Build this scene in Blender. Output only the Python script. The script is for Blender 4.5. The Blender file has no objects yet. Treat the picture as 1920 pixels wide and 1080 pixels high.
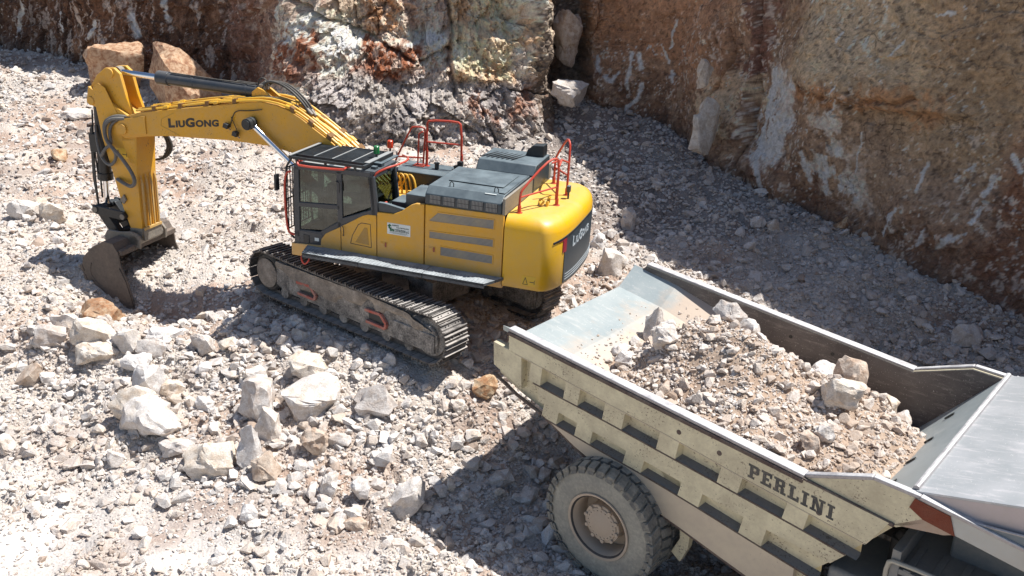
import bpy, bmesh, math, random
import numpy as np
from mathutils import Vector, Matrix
random.seed(7); RNG = np.random.default_rng(11)
R = math.radians
SC = bpy.context.scene
COL = SC.collection
# ---------------------------------------------------------------- camera, sky, sun, exposure
CAM_POS = (0.0, 0.0, 7.515)
cd = bpy.data.cameras.new("camera"); cam = bpy.data.objects.new("camera", cd); COL.objects.link(cam)
cam.location = CAM_POS; cam.rotation_euler = (R(90 - 22.775), 0, 0)
cd.sensor_width = 36; cd.lens = 36 * 1693.1 / 1920; cd.clip_start = .1; cd.clip_end = 500
SC.camera = cam
SUN_TO = Vector((.52, .09, 1.0)).normalized()          # direction towards the sun
w = bpy.data.worlds.new("World"); SC.world = w; w.use_nodes = True
nt = w.node_tree; bg = nt.nodes["Background"]
sky = nt.nodes.new("ShaderNodeTexSky"); sky.sky_type = 'NISHITA'; sky.sun_disc = False
sky.sun_elevation = math.asin(SUN_TO.z); sky.sun_rotation = math.atan2(SUN_TO.x, SUN_TO.y)
sky.altitude = 400; sky.air_density = 1.0; sky.dust_density = 1.0; sky.ozone_density = 1.0
nt.links.new(sky.outputs[0], bg.inputs[0]); bg.inputs[1].default_value = .08
sd = bpy.data.lights.new("sun", 'SUN'); sd.energy = 4.9; sd.angle = R(.53); sd.color = (1, .978, .942)
sun = bpy.data.objects.new("sun", sd); COL.objects.link(sun); sun.location = (8, 4, 30)
sun.rotation_euler = SUN_TO.to_track_quat('Z', 'Y').to_euler()
SC.view_settings.view_transform = 'Standard'; SC.view_settings.look = 'None'
SC.view_settings.exposure = 0.54; SC.view_settings.gamma = 1
SC.cycles.max_bounces = 8

# ---------------------------------------------------------------- node materials
def srgb(r, g, b):
    f = lambda c: (c / 255 / 12.92) if c / 255 <= .04045 else ((c / 255 + .055) / 1.055) ** 2.4
    return (f(r), f(g), f(b), 1)
class NT:
    def __init__(s, name):
        s.m = bpy.data.materials.new(name); s.m.use_nodes = True; s.t = s.m.node_tree
        s.b = s.t.nodes["Principled BSDF"]; s.geo = None
    def n(s, typ, **k):
        o = s.t.nodes.new(typ)
        for a, v in k.items(): setattr(o, a, v)
        return o
    def l(s, a, b): s.t.links.new(a, b)
    def coord(s, world=False, scale=(1, 1, 1)):
        mp = s.n("ShaderNodeMapping"); mp.inputs['Scale'].default_value = scale
        if world: s.l(s.n("ShaderNodeNewGeometry").outputs['Position'], mp.inputs[0])
        else: s.l(s.n("ShaderNodeTexCoord").outputs['Object'], mp.inputs[0])
        return mp.outputs[0]
    def noise(s, vec, scale, detail=6, rough=.6):
        o = s.n("ShaderNodeTexNoise"); o.inputs['Scale'].default_value = scale
        o.inputs['Detail'].default_value = detail; o.inputs['Roughness'].default_value = rough
        s.l(vec, o.inputs['Vector']); return o.outputs['Fac']
    def vor(s, vec, scale, feature='F1', out='Distance', rnd=1):
        o = s.n("ShaderNodeTexVoronoi", feature=feature); o.inputs['Scale'].default_value = scale
        o.inputs['Randomness'].default_value = rnd
        s.l(vec, o.inputs['Vector']); return o.outputs[out]
    def ramp(s, fac, stops):
        o = s.n("ShaderNodeValToRGB"); e = o.color_ramp.elements
        while len(e) < len(stops): e.new(.5)
        for i, (p, c) in enumerate(stops):
            e[i].position = p; e[i].color = c if hasattr(c, '__len__') else (c, c, c, 1)
        s.l(fac, o.inputs[0]); return o.outputs[0]
    def mix(s, fac, a, b, mode='MIX'):
        o = s.n("ShaderNodeMix", data_type='RGBA', blend_type=mode)
        for v, i in ((fac, 0), (a, 6), (b, 7)):
            if hasattr(v, 'is_linked') or isinstance(v, bpy.types.NodeSocket): s.l(v, o.inputs[i])
            else: o.inputs[i].default_value = v
        return o.outputs[2]
    def math(s, op, a, b=0.0):
        o = s.n("ShaderNodeMath", operation=op)
        for v, i in ((a, 0), (b, 1)):
            if isinstance(v, bpy.types.NodeSocket): s.l(v, o.inputs[i])
            else: o.inputs[i].default_value = v
        return o.outputs[0]
    def bump(s, h, strength=.3, dist=.02):
        o = s.n("ShaderNodeBump"); o.inputs['Strength'].default_value = strength; o.inputs['Distance'].default_value = dist
        s.l(h, o.inputs['Height']); s.l(o.outputs[0], s.b.inputs['Normal'])
    def fin(s, col=None, rough=.5, metal=0.0):
        if col is not None:
            if isinstance(col, bpy.types.NodeSocket): s.l(col, s.b.inputs['Base Color'])
            else: s.b.inputs['Base Color'].default_value = col
        if isinstance(rough, bpy.types.NodeSocket): s.l(rough, s.b.inputs['Roughness'])
        else: s.b.inputs['Roughness'].default_value = rough
        s.b.inputs['Metallic'].default_value = metal
        return s.m
DUSTC = srgb(186, 176, 160)
def painted(name, col, rough=.4, metal=0, dust=.25, up=.35, dust_sky=None, dscale=2.2, var=.12, bump=0, chips=0, chipc=None, low=None):
    """paint or metal with blotchy dust or a painted sky tint, more of it on faces that look up"""
    s = NT(name); v = s.coord(); dust_sky = dust_sky or DUSTC
    n1 = s.noise(v, dscale, 8, .65); n2 = s.noise(v, dscale * 9, 4, .6)
    c = s.mix(s.ramp(n1, [(.35, 0.0), (.7, 1.0)]), col, (col[0] * (1 - var), col[1] * (1 - var), col[2] * (1 - var), 1))
    if chips:
        cv = s.math('ADD', s.math('MULTIPLY', s.noise(s.coord(), 30, 6, .7), .75), s.math('MULTIPLY', s.noise(s.coord(), 2.5, 3, .5), .25))
        c = s.mix(s.ramp(cv, [(.645 - chips * .1, 0.0), (.665 - chips * .1, 1.0)]), c, chipc or srgb(80, 60, 52))
    sep = s.n("ShaderNodeSeparateXYZ"); s.l(s.n("ShaderNodeNewGeometry").outputs['Normal'], sep.inputs[0])
    upf = s.ramp(sep.outputs[2], [(.45, 0.0), (.95, 1.0)])
    f = s.math('ADD', s.math('MULTIPLY', s.ramp(s.math('ADD', s.math('MULTIPLY', n1, .6), s.math('MULTIPLY', n2, .4)), [(.4, 0.0), (.68, 1.0)]), dust), s.math('MULTIPLY', upf, s.math('MULTIPLY', s.ramp(n1, [(.3, .4), (.65, 1.0)]), up)))
    if low:        # dust thrown up onto the lower panels, in patches
        sz = s.n("ShaderNodeSeparateXYZ"); s.l(s.n("ShaderNodeTexCoord").outputs['Object'], sz.inputs[0])
        zz = s.math('ADD', sz.outputs[2], s.math('MULTIPLY', s.math('SUBTRACT', s.noise(s.coord(), 1.5, 7, .7), .5), 1.1))
        f = s.math('ADD', f, s.math('MULTIPLY', s.ramp(s.math('DIVIDE', zz, 4.0), [(low[0] / 4, 1.0), (low[1] / 4, 0.0)]), low[2]))
    fc = s.math('MINIMUM', f, .95)
    c = s.mix(fc, c, dust_sky)
    rr = s.math('ADD', s.math('MULTIPLY', fc, .5), rough)
    if bump: s.bump(n2, bump, .02)
    return s.fin(c, rr, metal)
M = {}
M['yellow'] = painted('yellow_paint', (.71, .355, .010, 1), .38, dust=.24, up=.25, var=.12, dscale=1.8, chips=.1, chipc=srgb(110, 84, 50), low=(1.4, 1.9, .32))
M['yellow_rear'] = painted('yellow_paint_rear', (.80, .44, .004, 1), .30, dust=.14, up=.30, var=.08, dscale=1.7, chips=.12, chipc=srgb(120, 90, 50), low=(1.3, 1.6, .22))
M['yellow_arm'] = painted('yellow_paint_arm', (.70, .35, .010, 1), .45, dust=.22, up=.18, chips=.3, chipc=srgb(90, 66, 40))
M['pipe'] = painted('yellow_pipe', (.78, .44, .03, 1), .35, dust=.15, up=.1)
M['charcoal'] = painted('charcoal_paint', srgb(50, 59, 65), .34, dust=.12, up=.55, dust_sky=srgb(132, 145, 149))  # blue-grey on upward faces puts the sky's reflection into the colour
M['walk'] = painted('walkway_plate', srgb(56, 62, 68), .5, dust=.25, up=.85, dust_sky=srgb(168, 174, 176), dscale=3)
M['cabgrey'] = painted('cab_grey_paint', srgb(58, 60, 64), .40, dust=.10, up=.25, dust_sky=srgb(134, 146, 150))  # blue-grey coat is sky sheen painted in
M['black'] = painted('black_steel', srgb(22, 23, 26), .42, dust=.10, up=.12, dust_sky=srgb(134, 146, 150))  # here too the blue-grey paints in sky sheen
M['rubber'] = painted('black_rubber', srgb(30, 31, 33), .55, dust=.15, up=.25)
M['red'] = painted('red_rail_paint', srgb(196, 62, 40), .42, dust=.12, up=.12)
M['dusty_red'] = painted('dusty_red_paint', srgb(176, 74, 56), .6, dust=.6, up=.3, dscale=8)
M['steel'] = painted('worn_steel', srgb(118, 112, 104), .5, .3, dust=.5, up=.4, bump=.3)
M['track'] = painted('track_steel', srgb(70, 68, 68), .45, .5, dust=.30, up=.75, dust_sky=srgb(205, 198, 190), dscale=3)
M['bucket'] = painted('bucket_steel', srgb(88, 80, 74), .6, .2, dust=.6, up=.45, dust_sky=srgb(150, 134, 120), bump=.35)
M['mud'] = painted('mud_caked_steel', srgb(88, 84, 80), .85, 0, dust=1.0, up=.5, dust_sky=srgb(190, 182, 172), dscale=3.6, var=.5, bump=.8)
M['dirt'] = painted('packed_dirt', srgb(120, 110, 100), .95, 0, dust=.9, up=.3, dust_sky=srgb(184, 172, 158), dscale=5, bump=.8)
s = NT('chrome'); M['chrome'] = s.fin((.75, .77, .8, 1), .12, 1)
M['cyl'] = painted('cylinder_paint', srgb(52, 58, 66), .3, dust=.06, up=.18)
M['green_lens'] = painted('green_lens', srgb(0, 120, 62), .25, dust=.1, up=.1)
M['red_lens'] = painted('red_lens', srgb(215, 60, 20), .25, dust=.1, up=.1)
M['white'] = painted('white_sticker', srgb(226, 232, 228), .5, dust=.1, up=0)
M['green_print'] = painted('green_print', srgb(10, 96, 66), .5, dust=.0, up=0)
M['grey_print'] = painted('grey_print', srgb(70, 88, 86), .5, dust=.0, up=0)
M['dark_print'] = painted('dark_print', srgb(38, 34, 34), .5, dust=.08, up=0)
M['light_print'] = painted('light_print', srgb(176, 186, 192), .45, dust=.05, up=0)
M['crimson'] = painted('crimson_paint', srgb(150, 12, 40), .35, dust=.05, up=0)
M['mesh'] = painted('vent_mesh', srgb(150, 148, 142), .6, .2, dust=.3, up=.1)
def vent_mat():
    s = NT('vent_mesh_grille'); v = s.coord(scale=(1, 1, 1))
    h = s.n("ShaderNodeTexWave", wave_type='BANDS', bands_direction='Z'); h.inputs['Scale'].default_value = 14; s.l(v, h.inputs['Vector']); h = h.outputs['Fac']; c = s.mix(s.ramp(s.noise(v, 2.5, 5, .6), [(.4, 0.0), (.65, .6)]), s.ramp(h, [(.1, srgb(100, 98, 94)), (.5, srgb(158, 154, 146))]), srgb(176, 160, 130)); s.bump(h, .5, .01)
    return s.fin(c, .6, .2)
M['vent'] = vent_mat()
M['seat'] = painted('seat_fabric', srgb(40, 40, 42), .8, dust=.1)
def glass_mat():
    s = NT('cab_glass'); s.t.nodes.remove(s.b); out = s.t.nodes["Material Output"]
    tr = s.n("ShaderNodeBsdfTransparent"); tr.inputs[0].default_value = (.26, .34, .30, 1); gl = s.n("ShaderNodeBsdfGlossy"); gl.inputs[0].default_value = (.85, .9, .88, 1); gl.inputs[1].default_value = .02
    mx = s.n("ShaderNodeMixShader")
    mx.inputs[0].default_value = .09; s.l(tr.outputs[0], mx.inputs[1]); s.l(gl.outputs[0], mx.inputs[2]); s.l(mx.outputs[0], out.inputs[0]); return s.m
M['glass'] = glass_mat()
# dump truck
CR = srgb(226, 214, 178)
M['cream'] = painted('cream_paint', srgb(216, 207, 174), .5, dust=.55, up=.35, dust_sky=srgb(170, 156, 134), dscale=2.4, chips=.6, chipc=srgb(112, 98, 86), bump=.2, var=.2)
M['cream_dark'] = painted('cream_pocket_paint', srgb(204, 184, 134), .5, dust=.5, up=.2, dust_sky=srgb(158, 132, 98), dscale=2.1, bump=.1)  # darker, browner cream than the bands, so the pockets read as deep
M['ledge'] = painted('dusty_ledge_steel', srgb(112, 112, 112), .7, dust=.45, up=.1, dust_sky=srgb(150, 144, 134), chips=.7, chipc=srgb(56, 50, 48), bump=.2)
M['rust'] = painted('rusty_steel', srgb(116, 52, 30), .8, dust=.35, up=.3, dust_sky=srgb(150, 110, 92), dscale=7, bump=.5)
M['bedsteel'] = painted('polished_bed_steel', srgb(160, 170, 170), .38, .2, dust=.35, up=.40, dust_sky=srgb(206, 208, 206), dscale=1.1, bump=.05)
M['rail'] = painted('worn_rail_steel', srgb(150, 146, 148), .4, .4, dust=.5, up=.6, dust_sky=srgb(214, 212, 210), dscale=5, chips=.3, chipc=srgb(92, 66, 66))
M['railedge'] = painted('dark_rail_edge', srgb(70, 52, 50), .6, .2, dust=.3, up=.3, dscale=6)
def scratched(name, col, c2, rough=.4, metal=.5, sc=(1, 1, 1), dusty=None):
    s = NT(name); v = s.coord(scale=sc); n = s.noise(v, 3, 9, .7); n2 = s.noise(s.coord(scale=(1, 1, 1)), 1.2, 5, .6)
    f = s.math('ADD', s.math('MULTIPLY', s.ramp(n, [(.52, 0.0), (.72, 1.0)]), .55), s.math('MULTIPLY', s.ramp(n2, [(.4, 0.0), (.7, 1.0)]), .3))
    s.bump(n, .15, .01)
    c = s.mix(f, col, c2); sp = s.noise(s.coord(scale=(3, 1.2, 3)), 14, 6, .75); c = s.mix(s.ramp(sp, [(.62, 0.0), (.66, .8)]), c, srgb(226, 224, 220)); c = s.mix(s.ramp(sp, [(.30, .5), (.36, 0.0)]), c, srgb(96, 84, 80))
    if dusty:      # spilled fines towards the heap
        sx = s.n("ShaderNodeSeparateXYZ"); s.l(s.n("ShaderNodeTexCoord").outputs['Object'], sx.inputs[0])
        g = s.math('ADD', sx.outputs[0], s.math('MULTIPLY', s.math('SUBTRACT', s.noise(s.coord(), 1.6, 6, .7), .5), 2.2))
        c = s.mix(s.ramp(g, [(dusty[0], 0.0), (dusty[1], .9)]), c, srgb(196, 176, 156))
    return s.fin(c, s.math('ADD', s.math('MULTIPLY', n2, .35), rough - .1), metal)
M['wallsteel'] = scratched('scratched_inner_wall', srgb(84, 80, 80), srgb(160, 154, 148), .5, .3, (1, 6, 6))
M['floorsteel'] = scratched('scoured_floor_steel', srgb(156, 166, 166), srgb(200, 198, 192), .42, .3, (1, 4, 1), (.25, 1.0))
M['canopysteel'] = scratched('scoured_canopy_steel', srgb(168, 172, 174), srgb(228, 222, 222), .30, .25, (1, 5, 1))
M['tyre'] = painted('tyre_rubber', srgb(92, 92, 90), .8, dust=.75, up=.55, dust_sky=srgb(164, 160, 148), dscale=3)
M['tyre_wall'] = painted('tyre_side_rubber', srgb(132, 131, 124), .8, dust=.85, up=.4, dust_sky=srgb(178, 174, 160), dscale=2.4)
M['wheel'] = painted('dusty_rim_paint', srgb(176, 160, 142), .7, dust=.5, up=.4, dust_sky=srgb(186, 172, 154), dscale=3)
M['chassis'] = painted('dark_chassis', srgb(44, 44, 46), .7, dust=.3, up=.4, dust_sky=srgb(120, 112, 104))
M['greydeck'] = painted('grey_deck_paint', srgb(120, 122, 122), .6, dust=.3, up=.2)

# ---------------------------------------------------------------- mesh helpers
class MB:
    def __init__(s): s.v = []; s.f = []
    def add(s, vs, fs):
        o = len(s.v); s.v += [tuple(v) for v in vs]; s.f += [tuple(i + o for i in f) for f in fs]; return s
    def box(s, x0, x1, y0, y1, z0, z1):
        return s.add([(x0, y0, z0), (x1, y0, z0), (x1, y1, z0), (x0, y1, z0), (x0, y0, z1), (x1, y0, z1), (x1, y1, z1), (x0, y1, z1)],
                     [(3, 2, 1, 0), (4, 5, 6, 7), (0, 1, 5, 4), (1, 2, 6, 5), (2, 3, 7, 6), (3, 0, 4, 7)])
    def obox(s, c, ax, ay, az):
        """box from a centre and three half-axis vectors"""
        c, ax, ay, az = map(Vector, (c, ax, ay, az)); P = []
        for k in (-1, 1):
            for i, j in ((-1, -1), (1, -1), (1, 1), (-1, 1)): P.append(c + ax * i + ay * j + az * k)
        return s.add(P, [(3, 2, 1, 0), (4, 5, 6, 7), (0, 1, 5, 4), (1, 2, 6, 5), (2, 3, 7, 6), (3, 0, 4, 7)])
    def beam(s, a, b, w, h, up=(0, 0, 1)):
        a, b = Vector(a), Vector(b); d = (b - a); x = d.normalized(); y = Vector(up).cross(x)
        if y.length < 1e-4: y = Vector((0, 1, 0))
        y.normalize(); z = x.cross(y)
        return s.obox((a + b) / 2, d / 2, y * w / 2, z * h / 2)
    def prism(s, poly, a, b, axis='y'):
        """polygon in the plane normal to axis ((x,z) for y, (x,y) for z, (y,z) for x), from a to b"""
        mk = {'y': lambda p, t: (p[0], t, p[1]), 'z': lambda p, t: (p[0], p[1], t), 'x': lambda p, t: (t, p[0], p[1])}[axis]
        n = len(poly); A = [mk(p, a) for p in poly] + [mk(p, b) for p in poly]
        return s.add(A, [tuple(range(n)), tuple(range(2 * n - 1, n - 1, -1))] + [(i, i + n, (i + 1) % n + n, (i + 1) % n) for i in range(n)])
    def cyl(s, a, b, r0, r1=None, n=20, cap=True):
        r1 = r0 if r1 is None else r1
        a, b = Vector(a), Vector(b); x = (b - a).normalized(); y = x.orthogonal().normalized(); z = x.cross(y); P = []
        for c, r in ((a, r0), (b, r1)):
            for i in range(n):
                t = 2 * math.pi * i / n; P.append(c + y * (r * math.cos(t)) + z * (r * math.sin(t)))
        F = [(i, (i + 1) % n, (i + 1) % n + n, i + n) for i in range(n)]
        if cap: F += [tuple(range(n - 1, -1, -1)), tuple(range(n, 2 * n))]
        return s.add(P, F)
    def tube(s, pts, r, n=8, smooth=0, closed=False):
        P = [Vector(p) for p in pts]
        for _ in range(smooth):
            Q = [P[0]]
            for a, b in zip(P[:-1], P[1:]): Q += [a.lerp(b, .25), a.lerp(b, .75)]
            Q.append(P[-1]); P = Q
        T = []
        for i in range(len(P)):
            d = P[min(i + 1, len(P) - 1)] - P[max(i - 1, 0)]; T.append(d.normalized())
        u = T[0].orthogonal().normalized(); V = []
        for i, p in enumerate(P):
            u = (u - T[i] * u.dot(T[i])).normalized(); w_ = T[i].cross(u)
            for k in range(n):
                t = 2 * math.pi * k / n; V.append(p + u * (r * math.cos(t)) + w_ * (r * math.sin(t)))
        F = []
        for i in range(len(P) - 1):
            for k in range(n): F.append((i * n + k, i * n + (k + 1) % n, (i + 1) * n + (k + 1) % n, (i + 1) * n + k))
        F += [tuple(range(n - 1, -1, -1)), tuple(range((len(P) - 1) * n, len(P) * n))]
        return s.add(V, F)
    def lathe(s, prof, c, axis='y', n=40, closed=True):
        """profile of (radius, offset) turned about an axis through c"""
        V = []; c = Vector(c)
        for r, t in prof:
            for k in range(n):
                a = 2 * math.pi * k / n; p = (r * math.cos(a), r * math.sin(a))
                V.append(c + (Vector((p[0], t, p[1])) if axis == 'y' else Vector((p[0], p[1], t)) if axis == 'z' else Vector((t, p[0], p[1]))))
        m = len(prof); F = []
        for i in range(m - 1 + (1 if closed else 0)):
            j = (i + 1) % m
            for k in range(n): F.append((i * n + k, i * n + (k + 1) % n, j * n + (k + 1) % n, j * n + k))
        return s.add(V, F)
    def xf(s, Mx):
        s.v = [tuple(Mx @ Vector(v)) for v in s.v]; return s
    def build(s, name, mat, parent=None, bevel=0, smooth=False, local=None):
        me = bpy.data.meshes.new(name); me.from_pydata(s.v, [], s.f); me.update()
        bm = bmesh.new(); bm.from_mesh(me); bmesh.ops.recalc_face_normals(bm, faces=bm.faces); bm.to_mesh(me); bm.free()
        me.materials.append(mat)
        if smooth:
            me.polygons.foreach_set('use_smooth', [True] * len(me.polygons)); me.set_sharp_from_angle(angle=R(38))
        o = bpy.data.objects.new(name, me); COL.objects.link(o)
        if parent is not None: o.parent = parent
        if local is not None: o.matrix_local = local
        if bevel:
            md = o.modifiers.new('bevel', 'BEVEL'); md.width = bevel; md.segments = 2; md.limit_method = 'ANGLE'; md.angle_limit = R(40)
        return o
def tag(o, label=None, cat=None, group=None, kind=None):
    for k, v in (('label', label), ('category', cat), ('group', group), ('kind', kind)):
        if v: o[k] = v
    return o
def empty(name, Mx):
    o = bpy.data.objects.new(name, None); COL.objects.link(o); o.matrix_world = Mx; o.empty_display_size = .5; return o
def copy_tree(o, parent=None, local=None):
    c = o.copy(); COL.objects.link(c); c.parent = parent
    if local is not None: c.matrix_local = local
    for ch in list(o.children): copy_tree(ch, c)
    return c
def text_mb(parts, bold=.012, depth=.006):
    """flat lettering in the xy plane, x to the right; parts = [(string, size), ...]"""
    mb = MB(); x = 0.0
    for body, size in parts:
        cu = bpy.data.curves.new('lettering', 'FONT'); cu.body = body; cu.size = size; cu.extrude = depth / 2; cu.offset = bold * size
        cu.resolution_u = 4; cu.space_character = 1.08
        ob = bpy.data.objects.new('lettering', cu); COL.objects.link(ob)
        bpy.context.view_layer.update()
        me = bpy.data.meshes.new_from_object(ob.evaluated_get(bpy.context.evaluated_depsgraph_get()))
        vs = [(v.co.x + x, v.co.y, v.co.z) for v in me.vertices]
        mb.add(vs, [tuple(p.vertices) for p in me.polygons])
        if vs: x = max(v[0] for v in vs) + .07 * size
        bpy.data.objects.remove(ob); bpy.data.curves.remove(cu); bpy.data.meshes.remove(me)
    return mb, x
def fit_text(mb, x, w_, h, place):
    """scale lettering to w_ x h and send (u,v,t) through place"""
    xs = [v[0] for v in mb.v]; ys = [v[1] for v in mb.v]; x0, x1, y0, y1 = min(xs), max(xs), min(ys), max(ys)
    mb.v = [tuple(place((v[0] - x0) / (x1 - x0) * w_, (v[1] - y0) / (y1 - y0) * h, v[2])) for v in mb.v]; return mb
# ---------------------------------------------------------------- number noise
def _h(i, j, k=0):
    n = (i * 374761393 + j * 668265263 + k * 2147483647) & 0xffffffff
    n = ((n ^ (n >> 13)) * 1274126177) & 0xffffffff
    return ((n ^ (n >> 16)) & 0xffffff) / float(0xffffff)
def vnoise(x, y, k=0):
    xi = np.floor(x).astype(np.int64); yi = np.floor(y).astype(np.int64); fx = x - xi; fy = y - yi
    fx = fx * fx * (3 - 2 * fx); fy = fy * fy * (3 - 2 * fy)
    return ((_h(xi, yi, k) * (1 - fx) + _h(xi + 1, yi, k) * fx) * (1 - fy) + (_h(xi, yi + 1, k) * (1 - fx) + _h(xi + 1, yi + 1, k) * fx) * fy)
def fbm(x, y, o=5, k=0, g=.5):
    a = 1.; t = 0.; n = 0.
    for i in range(o):
        t = t + a * vnoise(x * 2 ** i + 17.3 * i, y * 2 ** i - 9.1 * i, k + i); n += a; a *= g
    return t / n
def worley(x, y, k=0):
    """distance to nearest, second nearest, id of the nearest cell"""
    xi = np.floor(x).astype(np.int64); yi = np.floor(y).astype(np.int64)
    d1 = np.full(x.shape, 9.); d2 = np.full(x.shape, 9.); cid = np.zeros(x.shape)
    for a in (-1, 0, 1):
        for b in (-1, 0, 1):
            ci, cj = xi + a, yi + b; px = ci + _h(ci, cj, k + 5); py = cj + _h(ci, cj, k + 9)
            d = np.hypot(px - x, py - y); c = _h(ci, cj, k + 21); nb = d < d1
            d2 = np.where(nb, d1, np.minimum(d2, d)); cid = np.where(nb, c, cid); d1 = np.where(nb, d, d1)
    return d1, d2, cid
def facets(x, y, k, a, b):
    """broken faces: every cell is a little plane with its own offset and tilt"""
    xi = np.floor(x).astype(np.int64); yi = np.floor(y).astype(np.int64); d1 = np.full(x.shape, 9.); o = np.zeros(x.shape); cid = np.zeros(x.shape)
    for i in (-1, 0, 1):
        for j in (-1, 0, 1):
            ci, cj = xi + i, yi + j; px = ci + _h(ci, cj, k + 5); py = cj + _h(ci, cj, k + 9); dx, dy = x - px, y - py; d = np.maximum(np.abs(dx) * 1.1, np.abs(dy)) * .5 + np.hypot(dx, dy) * .5
            c = _h(ci, cj, k + 21); nb = d < d1; d1 = np.where(nb, d, d1); cid = np.where(nb, c, cid)
            o = np.where(nb, (c - .5) * a + (dx * (_h(ci, cj, k + 31) - .5) + dy * (_h(ci, cj, k + 41) - .5)) * b, o)
    return o, cid
def sst(a, b, x):
    t = np.clip((x - a) / (b - a), 0, 1); return t * t * (3 - 2 * t)
# ---------------------------------------------------------------- ground height
GP=[ (-5.47,17.78,0.05),(-3.38,16.26,0.00),(-1.53,14.38,-0.08),(-1.01,15.28,-0.10),(0.22,16.85,-0.15),(-4.25,19.79,0.02),(-5.27,21.06,0.10),(-8.13,19.41,-0.10),(-6.33,17.55,-0.10),(-5.82,16.59,-0.15),(-10.17,17.55,-0.10),(-10.55,19.44,0.15),(-8.09,16.29,-0.25),(-6.59,15.91,-0.30),(-9.41,15.91,-0.30),(-5.08,15.01,-0.30),(-3.54,14.82,-0.20),(-2.28,14.19,-0.30),(-3.84,14.25,-0.55),(-5.23,14.30,-0.80),(-7.10,14.92,-0.70),(-4.38,13.10,-1.15),(-5.24,12.84,-1.40),(-2.34,12.95,-1.05),(-2.03,11.75,-1.45),(-2.95,13.48,-0.75),(-0.75,13.98,-0.40),(-0.55,13.38,-0.90),(-0.90,12.77,-1.35),(-0.10,14.13,-0.70),(-9.88,15.43,-0.75),(-8.63,14.81,-1.10),(-6.66,13.48,-1.40),(-9.09,13.65,-1.40),(-7.55,10.64,-1.55),(-5.19,10.64,-1.55),(-2.05,10.64,-1.55),(0.31,10.64,-1.55),(-10.71,17.32,0.00),(-12.61,21.22,0.60),(-10.95,21.84,0.40),(-9.13,24.59,0.60),(-15.62,27.23,1.20),(-12.13,28.72,1.20),(-7.69,24.77,0.55),(-7.87,27.38,1.00),(-20.82,37.59,2.20),(-15.18,32.50,1.90),(-10.49,30.16,1.60),(-6.77,28.40,1.10),(-3.15,26.12,0.90),(-5.08,27.38,1.00),(-0.99,27.66,1.10),(1.53,28.66,1.30),(2.59,29.28,1.60),(4.94,28.66,1.30),(5.57,25.58,0.80),(6.57,22.66,0.35),(7.45,22.30,0.25),(9.13,19.49,0.00),(10.98,17.73,-0.30),(2.95,22.61,0.00),(2.13,24.95,0.50),(3.54,19.92,-0.30),(1.98,19.54,-0.15),(4.46,20.95,0.00),(6.56,18.97,-0.45),(5.91,21.59,0.20),(8.34,17.24,-0.70),(10.20,16.44,-0.80),(3.59,24.61,0.75),(0.00,12.50,-1.45),(1.20,10.50,-1.53),(3.00,11.50,-1.50),(2.00,8.50,-1.55),(5.00,9.00,-1.55),(8.00,5.00,-1.55),(5.00,12.50,-1.40),(9.00,10.00,-1.30),(12.00,8.00,-1.20),(4.00,14.50,-1.00),(8.00,12.50,-1.10),(15.00,3.00,-1.40),(-10.00,3.00,-1.60),(0.00,0.00,-1.60),(8.00,-5.00,-1.60),(-20.00,-5.00,-1.50),(-25.00,15.00,0.50),(-30.00,30.00,1.80),(-45.00,45.00,2.60),(0.00,45.00,3.00),(20.00,30.00,2.00),(20.00,15.00,0.00),(24.00,0.00,-0.80),(1.60,14.70,-0.80),(2.20,16.20,-0.35),(-14.00,12.00,-0.90) ]

_G = np.array(GP)
def _tps():
    n = len(_G); d = np.hypot(_G[:, None, 0] - _G[None, :, 0], _G[:, None, 1] - _G[None, :, 1])
    K = np.where(d > 0, d * d * np.log(d + 1e-9), 0) + np.eye(n) * 1.5
    Pm = np.c_[np.ones(n), _G[:, :2]]
    return np.linalg.solve(np.block([[K, Pm], [Pm.T, np.zeros((3, 3))]]), np.r_[_G[:, 2], 0, 0, 0])
_W = _tps()
def gbase(x, y):
    x = np.asarray(x, float); y = np.asarray(y, float); o = _W[-3] + _W[-2] * x + _W[-1] * y
    for i in range(len(_G)):
        d2 = (x - _G[i, 0]) ** 2 + (y - _G[i, 1]) ** 2; o = o + _W[i] * .5 * d2 * np.log(d2 + 1e-9)
    far = sst(28, 60, np.hypot(x, y - 14)); return np.clip(o, -1.8, 3.2) * (1 - far) + 1.0 * far * (y > 14) - 1.5 * far * (y <= 14)
def smooth_mask(x, y):
    """1 where fine rolled dust lies, 0 where loose rubble lies"""
    low = np.exp(-((x + 7.2) / 3.4) ** 2 - ((y - 11.3) / 2.1) ** 2) + np.exp(-((x + 2.8) / 2.2) ** 2 - ((y - 9.6) / 1.5) ** 2)
    m = sst(.34, .50, fbm(x * .5, y * .5, 4, 50)) * np.clip(low * 1.6, 0, 1)
    m = np.maximum(m, .3 * sst(.56, .64, fbm(x * .3 + 3, y * .3, 4, 40)))
    bank = np.exp(-((x + 4.5) / 4.5) ** 2 - ((y - 14.6) / 1.7) ** 2)
    return m * (1 - np.clip(bank * 1.4, 0, 1))
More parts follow.
